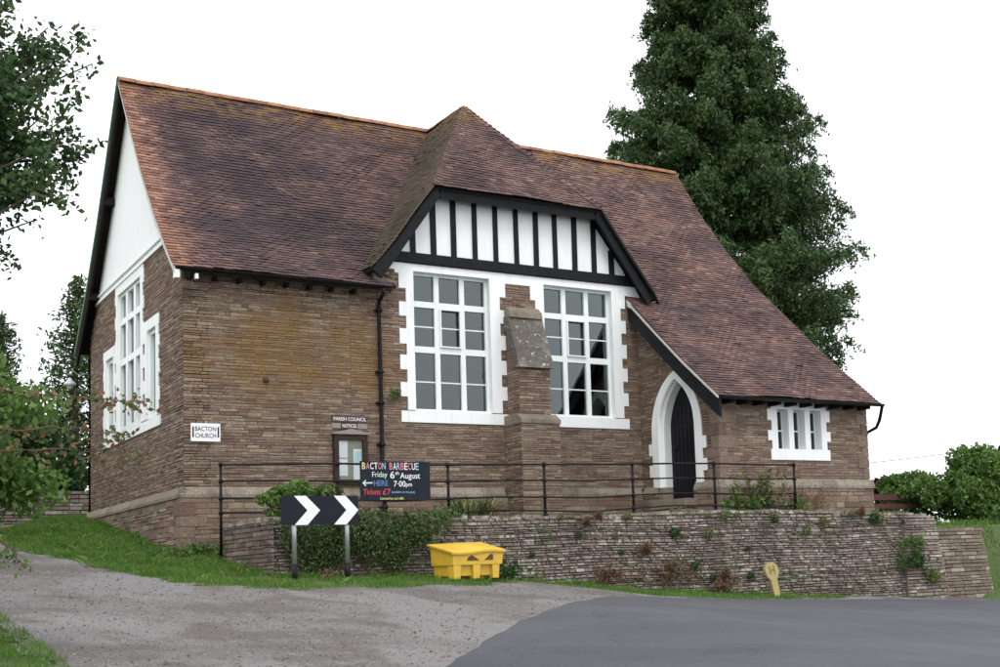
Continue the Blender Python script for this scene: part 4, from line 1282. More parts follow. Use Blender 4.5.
#%%OBJECTS
# ================================================================== retaining wall
W0 = (7.5, -3.3, 1.5)
mb = MB()
rw = random.Random(21)
def top_z(x): return float(np.interp(x, [.3, 3, 6, 8.3, 9.7, 11.5, 13.4, 14.3], [2.46, 2.46, 2.47, 2.52, 2.53, 2.48, 2.42, 2.38]))
# core
mb.prism([(.36, -3.50, .3), (14.2, -3.50, .3), (14.2, -3.38, 2.33), (9.7, -3.38, 2.44), (.36, -3.38, 2.38)], (0, .5, 0), 0)
mb.box(.36, .9, -3.0, -1.1, 1.5, 2.40, 0)
mb.prism([(14.2, -3.50, .3), (15.86, -3.50, .3), (15.6, -3.40, 2.03), (14.2, -3.40, 2.03)], (0, .5, 0), 0)
stones(mb, (0, -3.53, 0), (1, 0, 0), (0, -1, 0), .36, 14.15, .55, 2.50, lambda z: (.36, 14.15) if z < 2.36 else ((.36, 13.7) if z < 2.42 else ((.36, 12.9) if z < 2.46 else (6.6, 11.9))), (), hrow=(.026, .066), lrow=(.04, .20), dep=.032, jit=.028, gap=.012, mi=1, rnd=rw, batter=.075, wob=.012)
stones(mb, (.36, 0, 0), (0, 1, 0), (-1, 0, 0), -3.56, -1.1, 1.5, 2.48, None, (), hrow=(.04, .08), lrow=(.12, .36), dep=.018, jit=.007, gap=.009, mi=3, rnd=rw)
stones(mb, (0, -3.56, 0), (1, 0, 0), (0, -1, 0), 14.18, 15.84, .5, 2.08, lambda z: (14.18, 15.84-(z-.5)*.15), (), hrow=(.05, .09), lrow=(.15, .45), dep=.025, jit=.007, gap=.008, mi=2, rnd=rw, batter=.06)
# battered wing between the two
mb.prism([(13.18, -3.66, .4), (14.25, -3.66, .4), (14.05, -3.52, 2.2), (13.3, -3.50, 2.2)], (0, .15, 0), 0)
stones(mb, (0, -3.67, 0), (1, 0, 0), (0, -1, 0), 13.15, 14.35, .5, 2.36, lambda z: (13.12+max(0, z-.5)*.10, 14.35-max(0, z-.6)*.10), (), hrow=(.04, .08), lrow=(.12, .4), dep=.03, jit=.02, gap=.014, mi=1, rnd=rw, batter=.09)
# loose top stones
for x in np.arange(.4, 14.1, .19):
    z = top_z(x); l = rw.uniform(.12, .24); h = rw.uniform(.02, .06)
    p = [(x, -3.42+rw.uniform(-.03, .03), z-.05), (x+l, -3.42+rw.uniform(-.03, .03), z-.05), (x+l, -3.08, z-.05), (x, -3.08, z-.05)]
    mb.hexa(p+[(q[0]+rw.uniform(-.01, .01), q[1]+rw.uniform(-.01, .01), q[2]+h+rw.uniform(0, .015)) for q in p], 1)
for y in np.arange(-3.4, -1.1, .2):
    mb.box(.34, .8, y, y+.19, 2.42, 2.47+rw.uniform(0, .03), 1)
for x in np.arange(14.2, 15.6, .3):
    mb.box(x, x+.29, -3.48, -3.05, 2.02, 2.09+rw.uniform(0, .015), 2)
wall = mb.build('retaining_wall', ['mortar', 'rubble', 'rubble_tan', 'rubble_red'], None, W0)
tag(wall, 'long low dry stone retaining wall in front of the hall, dotted with pale lichen', 'wall')

# terrace edge grass and weeds come later
# ---- iron railing
F0 = (6, -3.25, 2.46)
fr = empty('railing', F0)
tag(fr, 'black iron post and rail fence on top of the retaining wall', 'railing')
posts = [(.30, -1.12, 1.92, 3.46), (1.48, -3.22, 2.44, 3.31), (3.33, -3.25, 2.45, 3.31), (5.12, -3.25, 2.44, 3.34), (6.92, -3.25, 2.47, 3.37), (8.74, -3.25, 2.5, 3.40), (10.68, -3.25, 2.5, 3.40)]
fz = [0, -.27, -.55, -.78]
for (x, y, z0, z1) in posts:
    mb = MB(); mb.tube([(x, y, z0), (x, y, z1-.03)], .024, 8)
    for dz in fz: mb.ball((x, y, z1+dz-.012), .042, 8)
    mb.tube([(x, y, z0), (x, y, z0+.06)], .04, 8)
    mb.build('post', 'blackiron', fr, F0)
for k, dz in enumerate(fz):
    mb = MB(); pts = []
    for i, (x, y, z0, z1) in enumerate(posts):
        pts.append((x, y, z1+dz-.012))
        if i < len(posts)-1:
            x2, y2, _, z2 = posts[i+1]
            sg = (.006, .018, .03, .045)[k]*(1 if i % 2 else -.6)
            pts.append(((x+x2)/2, (y+y2)/2, (z1+z2)/2+dz-.012-sg))
    mb.tube(pts, .0155 if k else .018, 6)
    mb.build('rail', 'blackiron', fr, F0)

# ---- painted barbecue board hung on the railing
B0 = (2.4, -3.29, 2.72)
bb = empty('event_board', B0)
tag(bb, 'dark hand painted barbecue notice tied to the railing', 'sign')
bx0, bx1, bz0, bz1, by = 1.815, 2.99, 2.725, 3.335, -3.30
mb = MB(); mb.box(bx0, bx1, by, by+.015, bz0, bz1); mb.build('board', 'chalkboard', bb, B0)
for nm_, c in (('y', (.72, .66, .22)), ('p', (.70, .22, .26)), ('w', (.78, .8, .78)), ('b', (.35, .52, .66)), ('g', (.55, .68, .60)), ('blue', (.09, .22, .45)), ('r', (.55, .055, .06)), ('lb', (.20, .42, .62)), ('ly', (.62, .68, .20))):
    M['ink_'+nm_] = paint('painted lettering '+nm_, c, .7, .2, scale=30, bump=.0003)
def U(px): return bx0+(px-65)/880*(bx1-bx0)
def Vv(py): return bz1-(py-90)/480*(bz1-bz0)
def bt_(s_, inks, x0, x1, y0, y1, shear=0.):
    """write one word; a list of inks colours the letters one by one"""
    if isinstance(inks, str):
        o = text_mesh(s_, 'lettering', inks, U(x0), U(x1), Vv(y1), Vv(y0), by-.002, None, shear=shear); fin(o); return
    w_ = (x1-x0)/len(s_)
    for i, ch in enumerate(s_):
        o = text_mesh(ch, 'lettering', inks[i], U(x0+i*w_+w_*.06), U(x0+(i+1)*w_-w_*.10), Vv(y1), Vv(y0), by-.002); fin(o)
def fin(o, par=None, org=None):
    par = par or bb; org = org or B0
    n = len(o.data.vertices); co = np.zeros(n*3); o.data.vertices.foreach_get('co', co); co = co.reshape(-1, 3)-np.array(org)
    o.data.vertices.foreach_set('co', co.reshape(-1)); o.data.update(); o.parent = par
    return o
bt_('BACTON', ['ink_y', 'ink_p', 'ink_w', 'ink_w', 'ink_p', 'ink_b'], 85, 385, 107, 188)
bt_('BARBECUE', ['ink_p', 'ink_w', 'ink_b', 'ink_p', 'ink_w', 'ink_p', 'ink_w', 'ink_b'], 425, 805, 105, 192)
bt_('Friday', 'ink_g', 210, 400, 218, 305)
bt_('6', 'ink_w', 435, 490, 212, 300)
bt_('th', 'ink_w', 497, 548, 212, 255)
bt_('August', 'ink_w', 560, 815, 228, 322)
bt_('HERE', 'ink_blue', 230, 405, 325, 392)
bt_('7·00', 'ink_w', 478, 628, 328, 402)
bt_('pm', 'ink_w', 632, 710, 362, 415)
bt_('Tickets', 'ink_r', 100, 310, 430, 498)
bt_('£7', 'ink_r', 340, 440, 427, 500)
bt_('(available on the gate)', 'ink_lb', 450, 745, 452, 488)
bt_('Licensed bar and raffle', 'ink_ly', 305, 602, 528, 560)
mb = MB()
def arrow():
    P = [(88, 357), (130, 318), (136, 332), (118, 349), (215, 347), (215, 363), (118, 365), (138, 388), (128, 398)]
    mb.prism([(U(x), by-.003, Vv(y)) for x, y in P], (0, .002, 0))
arrow(); mb.build('arrow', 'ink_g', bb, B0)

# ---- chevron road sign
C0 = (.835, -4.2, 1.6)
ch = empty('chevron_sign', C0)
tag(ch, 'black and white chevron road sign on two grey posts', 'road sign')
cx0, cx1, cz0, cz1 = .255, 1.41, 2.325, 2.74
mb = MB(); mb.box(cx0, cx1, -4.203, -4.19, cz0, cz1); pn = mb.build('panel', 'signblack', ch, C0)
for P in (((.164, 0), (.317, 0), (.498, .5), (.334, 1), (.170, 1), (.334, .5)), ((.676, 0), (.83, 0), (1., .5), (.84, 1), (.676, 1), (.84, .5))):
    mb = MB(); mb.prism([(cx0+u*(cx1-cx0), -4.2055, cz1-v*(cz1-cz0)) for u, v in P], (0, .002, 0)); mb.build('chevron', 'signwhite', pn, C0)
for x, zb in ((.46, 1.60), (1.25, 1.60)):
    mb = MB(); mb.tube([(x, -4.15, zb+.16), (x, -4.15, 2.70)], .034, 12, smooth=True)
    po = mb.build('post', 'galv', ch, C0)
    mb = MB(); mb.tube([(x, -4.15, zb-.1), (x, -4.15, zb+.17)], .04, 12); mb.build('sleeve', 'blackiron', po, C0)
mb = MB()
for x in (.46, 1.25): mb.box(x-.05, x+.05, -4.188, -4.10, 2.60, 2.63); mb.box(x-.05, x+.05, -4.188, -4.10, 2.42, 2.45)

for q in split_mb(mb): q.build('clamp', 'galv', ch, C0)

# ---- wall signs
S0 = (.36, -.02, 3.94)
cs = empty('name_sign', S0)
tag(cs, 'white rectangular church direction sign on the stone wall beside the left corner', 'sign')
mb = MB(); mb.box(.115, .61, -.05, -.02, 3.94, 4.25); mb.build('panel', 'signwhite', cs, S0)
fin(text_mesh('BACTON', 'lettering', 'signblack', .185, .535, 4.115, 4.195, -.052), cs, S0)
fin(text_mesh('CHURCH', 'lettering', 'signblack', .185, .535, 4.0, 4.08, -.052), cs, S0)
for x in (.138, .562):
    mb = MB(); mb.box(x, x+.026, -.053, -.049, 4.01, 4.19); mb.build('bar', 'signblack', cs, S0)
S1 = (2.95, -.02, 4.35)
ps = empty('name_plank', S1)
tag(ps, 'narrow dark plank sign reading PARISH COUNCIL NOTICES above the notice case', 'sign')
mb = MB(); mb.box(2.62, 3.29, -.045, -.018, 4.345, 4.46); mb.build('plank', 'plank', ps, S1)
mb = MB(); mb.box(2.79, 3.10, -.045, -.018, 4.225, 4.335); mb.build('plank', 'plank', ps, S1)
for a, b in ((2.62, 2.785), (3.105, 3.29)):
    mb = MB(); mb.box(a, b, -.036, -.018, 4.235, 4.33); mb.build('side_block', 'greyplank', ps, S1)
fin(text_mesh('PARISH COUNCIL', 'lettering', 'ink_w', 2.645, 3.27, 4.372, 4.437, -.047), ps, S1)
fin(text_mesh('NOTICES', 'lettering', 'ink_w', 2.81, 3.08, 4.25, 4.312, -.047), ps, S1)
N0 = (2.95, -.02, 3.2)
nb = empty('notice_board', N0)
tag(nb, 'glazed dark brown notice case holding white papers', 'notice board')
mb = MB(); mb.box(2.63, 3.27, -.10, -.02, 3.22, 3.30); mb.box(2.63, 3.27, -.10, -.02, 4.02, 4.12); mb.box(2.63, 2.72, -.10, -.02, 3.30, 4.02); mb.box(3.18, 3.27, -.10, -.02, 3.30, 4.02)
mb.build('frame', 'case', nb, N0, bevel=.004)
mb = MB(); mb.prism([(2.59, -.13, 4.12), (3.31, -.13, 4.12), (3.31, -.13, 4.14), (2.95, -.13, 4.22), (2.59, -.13, 4.14)], (0, .11, 0)); mb.build('pediment', 'greyplank', nb, N0)
mb = MB(); mb.box(2.72, 3.18, -.04, -.02, 3.30, 4.02); mb.build('pinboard', 'felt', nb, N0)
for (a, b, c, d, mt) in ((2.73, 2.90, 3.70, 4.0, 'paper'), (2.73, 2.90, 3.37, 3.68, 'paper'), (3.01, 3.17, 3.30, 3.86, 'paper'), (3.035, 3.165, 3.56, 3.82, 'bluepaper')):
    mb = MB(); yy = -.042 if mt == 'paper' else -.045; mb.box(a, b, yy-.002, yy, c, d); mb.build('notice', mt, nb, N0)
mb = MB(); mb.box(2.72, 3.18, -.085, -.082, 3.30, 4.02); mb.build('glass', 'clearglass', nb, N0)
mb = MB(); mb.box(3.215, 3.24, -.108, -.10, 3.56, 3.60); mb.build('lock', 'galv', nb, N0)

# ---- grit bin
G0 = (3.15, -4.2, float(ground_z(np.array(3.15), np.array(-4.4)))+.04)
gb = empty('grit_bin', G0, R(7)); gb.scale = (.92, .92, .92)
tag(gb, 'yellow plastic grit bin with a sagging lid on the grass verge', 'grit bin')
def taper(mb, x, y, z0, z1, sx0, sy0, sx1, sy1, z1b=None):
    z1b = z1 if z1b is None else z1b
    mb.hexa([(x-sx0, y-sy0, z0), (x+sx0, y-sy0, z0), (x+sx0, y+sy0, z0), (x-sx0, y+sy0, z0), (x-sx1, y-sy1, z1), (x+sx1, y-sy1, z1), (x+sx1, y+sy1, z1b), (x-sx1, y+sy1, z1b)])
O0 = (0, 0, 0)
mb = MB(); taper(mb, 0, .02, .05, .235, .435, .27, .455, .29)
for x in (-.40, -.02, .36): taper(mb, x, -.23, .0, .236, .062, .085, .075, .095)
for x in (-.38, 0, .36): taper(mb, x, .22, .0, .236, .062, .085, .075, .095)
bodyl = mb.build('base', 'yellow', gb, O0, bevel=.012)
mb = MB(); taper(mb, 0, 0, .225, .435, .485, .33, .50, .345, .56)
body = mb.build('body', 'yellow', gb, O0, bevel=.014)
for P in (((-.24, .03), (-.22, .085), (-.15, .12), (-.04, .055), (.0, .03)), ((.10, .03), (.22, .13), (.27, .12), (.27, .035))):
    mb = MB(); mb.prism([(x+.02, -.3405-z*.08, .27+z) for x, z in P], (0, .006, 0)); mb.build('sticker', 'binmark', body, O0)
mb = MB()
nx, ny = 14, 8; vs = []
for j in range(ny+1):
    v = j/ny
    for i in range(nx+1):
        u = i/nx
        x = -.54+1.08*u; y = -.38+.76*v
        z = .46+.15*v+.03*math.sin(math.pi*u)*math.sin(math.pi*v)+(u-.5)*.025-.012*(1-v)*math.sin(u*7)
        vs.append((x, y, z))
n0 = len(vs)
vs2 = []
for (x, y, z) in vs: vs2.append((x*.985, y*.985, z-.045))
fs = []
for j in range(ny):
    for i in range(nx):
        a = j*(nx+1)+i; fs.append((a, a+1, a+nx+2, a+nx+1)); fs.append((n0+a, n0+a+nx+1, n0+a+nx+2, n0+a+1))
for i in range(nx): fs += [(i+1, i, n0+i, n0+i+1), (ny*(nx+1)+i, ny*(nx+1)+i+1, n0+ny*(nx+1)+i+1, n0+ny*(nx+1)+i)]
for j in range(ny): fs += [(j*(nx+1), (j+1)*(nx+1), n0+(j+1)*(nx+1), n0+j*(nx+1)), ((j+1)*(nx+1)+nx, j*(nx+1)+nx, n0+j*(nx+1)+nx, n0+(j+1)*(nx+1)+nx)]
mb.add(vs+vs2, fs, 0, False)
mb.build('lid', 'yellow', gb, O0, bevel=.01)

# ---- leaning yellow hydrant marker
zz = float(ground_z(np.array(9.35), np.array(-4.1)))
hm = empty('marker_post', (9.36, -4.12, zz-.04)); hm.rotation_euler = (R(-4), R(-9), R(-12))
tag(hm, 'leaning yellow hydrant marker with a round head at the foot of the wall', 'marker post')
mb = MB()
out = []
for k in range(19):
    th = R(-60+300*k/18); out.append((.135*math.cos(th), .50+.165*math.sin(th)+.0))
out = [(.055, 0), (.068, .34)]+out+[(-.068, .34), (-.055, 0)]
mb.prism([(x, -.045, z) for x, z in out], (0, .09, 0)); mb.build('post', 'hydrant', hm, O0, bevel=.01)
mb = MB(); mb.box(-.055, -.03, -.052, -.044, .45, .60); mb.box(.03, .055, -.052, -.044, .45, .60); mb.box(-.03, .03, -.052, -.044, .515, .54); mb.build('lettering', 'redpaint', hm, O0)

# ---- lamp at the far corner of the gable
L0 = (-.02, 7.9, 6.2)
lp = empty('wall_lamp', L0)
tag(lp, 'small white swan neck lamp on the far corner of the gable wall', 'lamp')
mb = MB(); mb.tube([(0, 7.86, 6.22), (-.10, 7.86, 6.25), (-.2, 7.86, 6.20), (-.27, 7.86, 6.24), (-.34, 7.86, 6.30), (-.40, 7.86, 6.24), (-.41, 7.86, 6.12)], .012, 8); mb.build('arm', 'galv', lp, L0)
mb = MB(); mb.tube([(-.41, 7.86, 6.14), (-.41, 7.86, 6.09), (-.41, 7.86, 6.03), (-.41, 7.86, 5.97)], [.03, .05, .12, .135], 16); mb.build('shade', 'lampglass', lp, L0)
mb = MB(); mb.ball((-.41, 7.86, 5.96), .07, 10, sc=(1, 1, 1.1)); mb.build('bulb', 'lampglass', lp, L0)

# ---- overhead wire beyond the hall
mb = MB()
P0 = Vector((4, 20, 3.6)); P1 = Vector((80, 20, 11.6)); pts = []
for k in range(25):
    u = k/24; p = P0.lerp(P1, u); p.z -= 1.2*4*u*(1-u); pts.append(p)
mb.tube(pts, .018, 5)
o = mb.build('overhead_wire', 'wire', None, tuple(P0)); tag(o, 'thin overhead wire in the sky at the right', 'wire')

# ---- far garden wall and rusty board
mb = MB()
mb.box(-3.2, 1.2, 9.15, 9.5, 2.3, 3.72, 0)
stones(mb, (0, 9.15, 0), (1, 0, 0), (0, -1, 0), -3.2, 1.2, 2.3, 3.75, None, (), hrow=(.05, .1), lrow=(.12, .4), dep=.03, jit=.02, gap=.016, mi=1, rnd=rw)
o = mb.build('garden_wall', ['mortar', 'rubble'], None, (-1.5, 9.3, 2.5)); tag(o, 'low grey stone garden wall behind the far end of the gable', 'wall')
RB = (17, .6, 2.6)
mb = MB(); mb.box(15.6, 18.6, .6, .64, 2.93, 3.07); mb.box(15.6, 18.6, .6, .64, 2.72, 2.84)
mb.box(15.7, 15.8, .64, .74, 2.3, 3.05); mb.box(17.1, 17.2, .64, .74, 2.3, 3.05); mb.box(18.4, 18.5, .64, .74, 2.2, 3.05)
o = mb.build('board_fence', 'rust', None, RB); tag(o, 'dark red board fence between the hall corner and the bushes', 'fence')

# ================================================================== vegetation
def bush(name, label, cat, c, rad, n, leafsz, mat, stems=8, base=None, group=None, flat=.0, clumps=26, seed=1, up_bias=.3, stemmat='bark', elong=1.6):
    """leaves gathered in clumps through an ellipsoid crown, on visible stems"""
    global RNG
    rg = np.random.default_rng(seed)
    c = np.array(c, float); rad = np.array(rad, float)
    base = c-np.array([0, 0, rad[2]]) if base is None else np.array(base, float)
    root = empty(name, tuple(base)); tag(root, label, cat, group)
    d = rg.normal(size=(clumps, 3)); d[:, 2] += up_bias; d /= np.linalg.norm(d, axis=1)[:, None]
    q = c+d*rad*rg.uniform(.35, .92, clumps)[:, None]
    cs_ = rg.uniform(.16, .34, clumps)
    per = rg.multinomial(n, cs_**2/np.sum(cs_**2)); pts = []
    for i in range(clumps):
        v = rg.normal(size=(per[i], 3)); v /= np.linalg.norm(v, axis=1)[:, None]
        pts.append(q[i]+v*(rg.uniform(.2, 1, per[i])**.5)[:, None]*cs_[i]*rad*1.15)
    mb = MB(); leaf_cloud(mb, np.concatenate(pts), leafsz, flat=flat, elong=elong)
    mb.build('foliage', mat, root, tuple(base))
    mb = MB()
    for i in range(min(stems, clumps)):
        a = Vector(base)+Vector((rg.uniform(-.1, .1)*rad[0], rg.uniform(-.1, .1)*rad[1], -.05)); b = Vector(q[i])
        mdl = a.lerp(b, .5)+Vector(rg.normal(size=3)*.06*rad[0])
        r0 = .012+.02*rad.max()
        mb.tube([a, mdl, b], [r0, r0*.6, r0*.2], 5)
    mb.build('stem', stemmat, root, tuple(base))
    return root

# --- big conifer behind the hall
def conifer():
    base = np.array([26.8, 19.0, 2.0]); H = 31.0
    root = empty('conifer_tree', tuple(base)); tag(root, 'huge dark conifer towering behind the right half of the roof', 'tree')
    rg = np.random.default_rng(4)
    mb = MB(); mb.tube([tuple(base+np.array([0, 0, -.3])), tuple(base+np.array([.1, 0, 8])), tuple(base+np.array([0, .1, 18])), tuple(base+np.array([0, 0, H-.5]))], [.62, .42, .22, .04], 12)
    tr = mb.build('trunk', 'bark', root, tuple(base))
    camr = np.array([math.cos(yaw), -math.sin(yaw)])      # the side of the tree away to the right grew longer
    leaves = []; lm = MB()
    z = 3.5
    while z < H-.3:
        f = (H-z)/H
        k = 0
        nb_ = 6 if f > .3 else 5
        a0 = rg.uniform(0, 6.28)
        for k in range(nb_):
            az = a0+6.283*k/nb_+rg.normal()*.25
            zb = z+rg.uniform(-.45, .45)
            dv = np.array([math.cos(az), math.sin(az)])
            side = float(dv @ camr)
            za = z+2
            LR = float(np.interp(za, [5, 7, 9.5, 13.5, 17, 20.5, 26, 31, 33], [2.5, 3.8, 5.2, 6.0, 5.1, 3.9, 2.2, .9, .2]))
            LL = float(np.interp(za, [5, 10, 14, 18.8, 20.7, 24.8, 31, 33], [4.5, 5.5, 5.3, 5.2, 4.1, 2.9, .9, .2]))
            Lmax = LL+(LR-LL)*(side+1)/2
            Lr = Lmax*rg.uniform(.70, 1.0)
            el = rg.uniform(-.15, .45)+ (.35 if f < .18 else 0)
            n = 12; pts = []
            p = base+np.array([0, 0, zb])
            for s in range(n+1):
                u = s/n
                q = p+np.array([dv[0]*Lr*u, dv[1]*Lr*u, Lr*(el*u-.34*u*u+.22*u**4)])
                pts.append(q)
            lm.tube([tuple(v) for v in pts[::3]], [.075*min(1, Lr/4), .05, .035, .022, .01][:len(pts[::3])], 5)
            sidev = np.array([-dv[1], dv[0], 0])
            for s in range(3, n+1):
                u = s/n
                wv = Lr*.26*(1-u)**.6*(u)**.3+.16
                m_ = int(7+10*wv)
                for t_ in range(m_):
                    off = rg.uniform(-1, 1)*wv
                    cpos = pts[s]+sidev*off+np.array([dv[0], dv[1], 0])*rg.uniform(-.25, .25)*Lr/8-np.array([0, 0, abs(off)*.28])
                    # hanging spray: small leaves strung down a drooping twig
                    ln = rg.uniform(.3, 1.0)*(.6+.5*min(1, f*1.6)); m2 = 17
                    tt = rg.uniform(0, 1, m2)
                    dirn = np.array([dv[0]*.45+sidev[0]*off*.4, dv[1]*.45+sidev[1]*off*.4, rg.uniform(-1.3, -.3)]); dirn /= np.linalg.norm(dirn)
                    leaves.append(cpos+dirn*(tt*ln)[:, None]+rg.normal(size=(m2, 3))*.085*(1.2-tt*.7)[:, None])
        z += rg.uniform(.33, .5)*(1 if f > .2 else .75)
    P = np.concatenate(leaves)
    print('conifer leaves', len(P))
    lm.build('limb', 'bark', root, tuple(base))
    mb = MB(); leaf_cloud(mb, P, .075, elong=2.7, droop=.5)
    mb.build('crown', 'conifer', root, tuple(base))
conifer()

# --- branching broad leaved trees
def branch_tree(name, label, base, targets, leafsz, mat, nleaf, trunk_r=.16, spread=.16, seed=3, twigs=5, trunk_top=None, leafcat='tree', drop=.1, group=None):
    rg = np.random.default_rng(seed)
    root = empty(name, tuple(base)); tag(root, label, leafcat, group)
    top = Vector(trunk_top)
    mb = MB(); b = Vector(base)
    mb.tube([b-Vector((0, 0, .3)), b.lerp(top, .4)+Vector((.06, -.05, 0)), top], [trunk_r, trunk_r*.75, trunk_r*.45], 10)
    mb.build('trunk', 'bark', root, tuple(base))
    lm = MB(); pts = []
    for (tx, ty, tz, L_) in targets:
        e = Vector((tx, ty, tz)); s = b.lerp(top, rg.uniform(.55, 1))
        m1 = s.lerp(e, .4)+Vector((0, 0, .25)); m2 = s.lerp(e, .75)+Vector(rg.normal(size=3)*.08)
        path = [s, m1, m2, e]
        lm.tube(path, [trunk_r*.28, trunk_r*.16, trunk_r*.09, trunk_r*.035], 6)
        for k in range(twigs):
            u = rg.uniform(.45, 1.0); seg = path[2] if u < .75 else path[3]; o = path[1].lerp(path[3], (u-.4)/.6)
            d = Vector(rg.normal(size=3)); d.z = d.z*.6-drop; d.normalize(); ln = L_*rg.uniform(.5, 1.1)
            e2 = o+d*ln; mm = o.lerp(e2, .5)+Vector((0, 0, .03))
            lm.tube([o, mm, e2], [.009, .006, .003], 4)
            m_ = int(nleaf*ln/L_/twigs)
            t_ = rg.uniform(.1, 1.05, m_)
            pp = np.array([tuple(o.lerp(e2, float(x))) for x in t_]) if m_ else np.zeros((0, 3))
            pts.append(pp+rg.normal(size=pp.shape)*spread*.5)
        m_ = nleaf//3; t_ = rg.uniform(.35, 1.02, m_)
        pp = np.array([tuple(path[1].lerp(path[3], float(x))) for x in t_]); pts.append(pp+rg.normal(size=pp.shape)*spread*.6)
    lm.build('limb', 'bark', root, tuple(base))
    mb = MB(); leaf_cloud(mb, np.concatenate(pts), leafsz, elong=1.5)
    mb.build('crown', mat, root, tuple(base))
    return root
tg = []
rgx = np.random.default_rng(8)
for (x, z) in [(-3.92, 6.99), (-3.66, 6.6), (-3.45, 6.72), (-3.16, 6.62), (-3.75, 6.34), (-3.5, 6.3), (-3.83, 6.07), (-3.6, 5.87), (-3.4, 6.0), (-3.28, 5.72), (-3.42, 5.52), (-3.74, 5.5), (-3.52, 5.3), (-3.87, 5.25), (-3.64, 5.06), (-3.95, 4.86), (-3.96, 6.5), (-3.9, 7.2), (-4.2, 7.4), (-4.5, 7.6), (-5, 7.8), (-5.8, 8.2), (-4.4, 6.6), (-4.5, 5.6), (-4.6, 4.9), (-5.2, 5.8), (-6, 6.5), (-7, 7), (-7.6, 6), (-7.2, 5.2), (-6.4, 7.6)]:
    for _k in range(2 if x > -4.3 else 1): tg.append((x-.04-.12*_k, -9+rgx.uniform(-.55, .55), z+.16*_k, .44))
branch_tree('broadleaf_tree', 'leafy tree reaching into the top left of the sky, trunk out of the picture', (-6.4, -9.2, 1.2), tg, .048, 'leafdark', 430, trunk_r=.17, spread=.10, seed=3, twigs=6, trunk_top=(-6.1, -9.1, 4.6), drop=.0)

# near bush with large leaves and the long bramble canes
bush('hedge_shrub', 'dense green shrub leaning over the lane at the left edge', 'shrub', (-4.62, -10.8, 2.62), (.98, .9, .80), 13000, .044, 'leaf', base=(-5.7, -10.8, 1.2), seed=5, clumps=40, elong=1.7)
bush('hedge_shrub', 'dark green shrub rising behind the leaning roadside shrub', 'shrub', (-4.3, -1.5, 3.15), (1.35, 1.4, 1.35), 9000, .085, 'leafdark', base=(-4.4, -1.5, 1.9), seed=6, clumps=40)
bush('hedge_shrub', 'yellow green shrub beside the lane before the garden wall', 'shrub', (-3.3, 5.2, 3.9), (1.35, 1.6, 1.5), 8000, .09, 'leaf', base=(-3.3, 5.2, 2.4), seed=9, clumps=36)
def cane(name, label, pts, n, seed, mat='redleaf'):
    rg = np.random.default_rng(seed)
    pts = [Vector(p) for p in pts]; root = empty(name, tuple(pts[0])); tag(root, label, 'bramble', 'bramble canes arching over the lane')
    mb = MB(); path = []; N = 14
    for i in range(len(pts)-1):
        for k in range(6): path.append(pts[i].lerp(pts[i+1], k/6)+Vector(rg.normal(size=3)*.012))
    path.append(pts[-1])
    mb.tube(path, [.007-.004*i/len(path) for i in range(len(path))], 5)
    C_ = []
    side = MB()
    for k in range(n):
        u = rg.uniform(.12, 1); i = min(int(u*(len(path)-1)), len(path)-2); p = path[i].lerp(path[i+1], rg.random())
        e = p+Vector((rg.normal()*.05, rg.normal()*.05, -rg.uniform(.0, .10)+.02))
        mb.tube([p, e], [.003, .002], 3, cap=False)
        for j in range(4): C_.append(tuple(e+Vector(rg.normal(size=3)*.035)))
    mb.build('cane', 'twig', root, tuple(pts[0]))
    mb = MB(); leaf_cloud(mb, np.array(C_), .031, elong=1.5); mb.build('leaves', mat, root, tuple(pts[0]))
cane('bramble_cane', 'upper reddish bramble cane reaching from the left across the gable window', [(-5.6, -12.6, 1.9), (-5.2, -12.6, 2.75), (-4.45, -12.5, 2.90), (-3.9, -12.4, 2.89), (-3.43, -12.4, 2.87)], 62, 31)
cane('bramble_cane', 'middle bramble cane with red tinged leaves below the gable window', [(-5.5, -12.7, 1.8), (-5.0, -12.6, 2.50), (-4.43, -12.5, 2.64), (-3.95, -12.5, 2.66), (-3.62, -12.5, 2.62)], 52, 32)
cane('bramble_cane', 'lowest bramble cane crossing the stone gable wall to its corner', [(-5.6, -12.5, 1.7), (-5.0, -12.5, 2.35), (-4.4, -12.5, 2.50), (-3.8, -12.4, 2.52), (-3.33, -12.4, 2.54)], 56, 33)
cane('bramble_cane', 'short drooping bramble shoot hanging over the lane at the left edge', [(-5.6, -12.5, 1.9), (-4.9, -12.6, 2.15), (-4.45, -12.6, 1.95), (-4.28, -12.6, 1.72)], 34, 34, 'leaf')

# thin conifer and greenery beyond the gable
def small_conifer(name, label, base, H, rad, seed, n=7000, sz=.10):
    rg = np.random.default_rng(seed); base = np.array(base, float)
    root = empty(name, tuple(base)); tag(root, label, 'tree')
    mb = MB(); mb.tube([tuple(base), tuple(base+[0, 0, H])], [.16, .02], 8); mb.build('trunk', 'bark', root, tuple(base))
    lm = MB(); P = []
    z = .6
    while z < H-.1:
        for k in range(5):
            az = rg.uniform(0, 6.28); Lr = rad*(1-z/H)**.75*rg.uniform(.5, 1.1)+.12; dv = np.array([math.cos(az), math.sin(az), .25])
            a = base+[0, 0, z]; b = a+dv*Lr
            lm.tube([tuple(a), tuple(b)], [.03, .006], 4)
            m_ = int(n*.006*Lr/rad)+8; t_ = rg.uniform(.15, 1.08, m_)[:, None]
            P.append(a+(b-a)*t_+rg.normal(size=(m_, 3))*.11-np.array([0, 0, .1])*t_)
        z += H*.028
    lm.build('limb', 'bark', root, tuple(base))
    mb = MB(); leaf_cloud(mb, np.concatenate(P), sz, elong=2.3, droop=.3); mb.build('crown', 'conifer', root, tuple(base))
small_conifer('conifer_tree', 'slim dark conifer behind the left end of the gable', (.9, 14.5, 3.0), 7.0, 1.7, 12, 17000, .065)
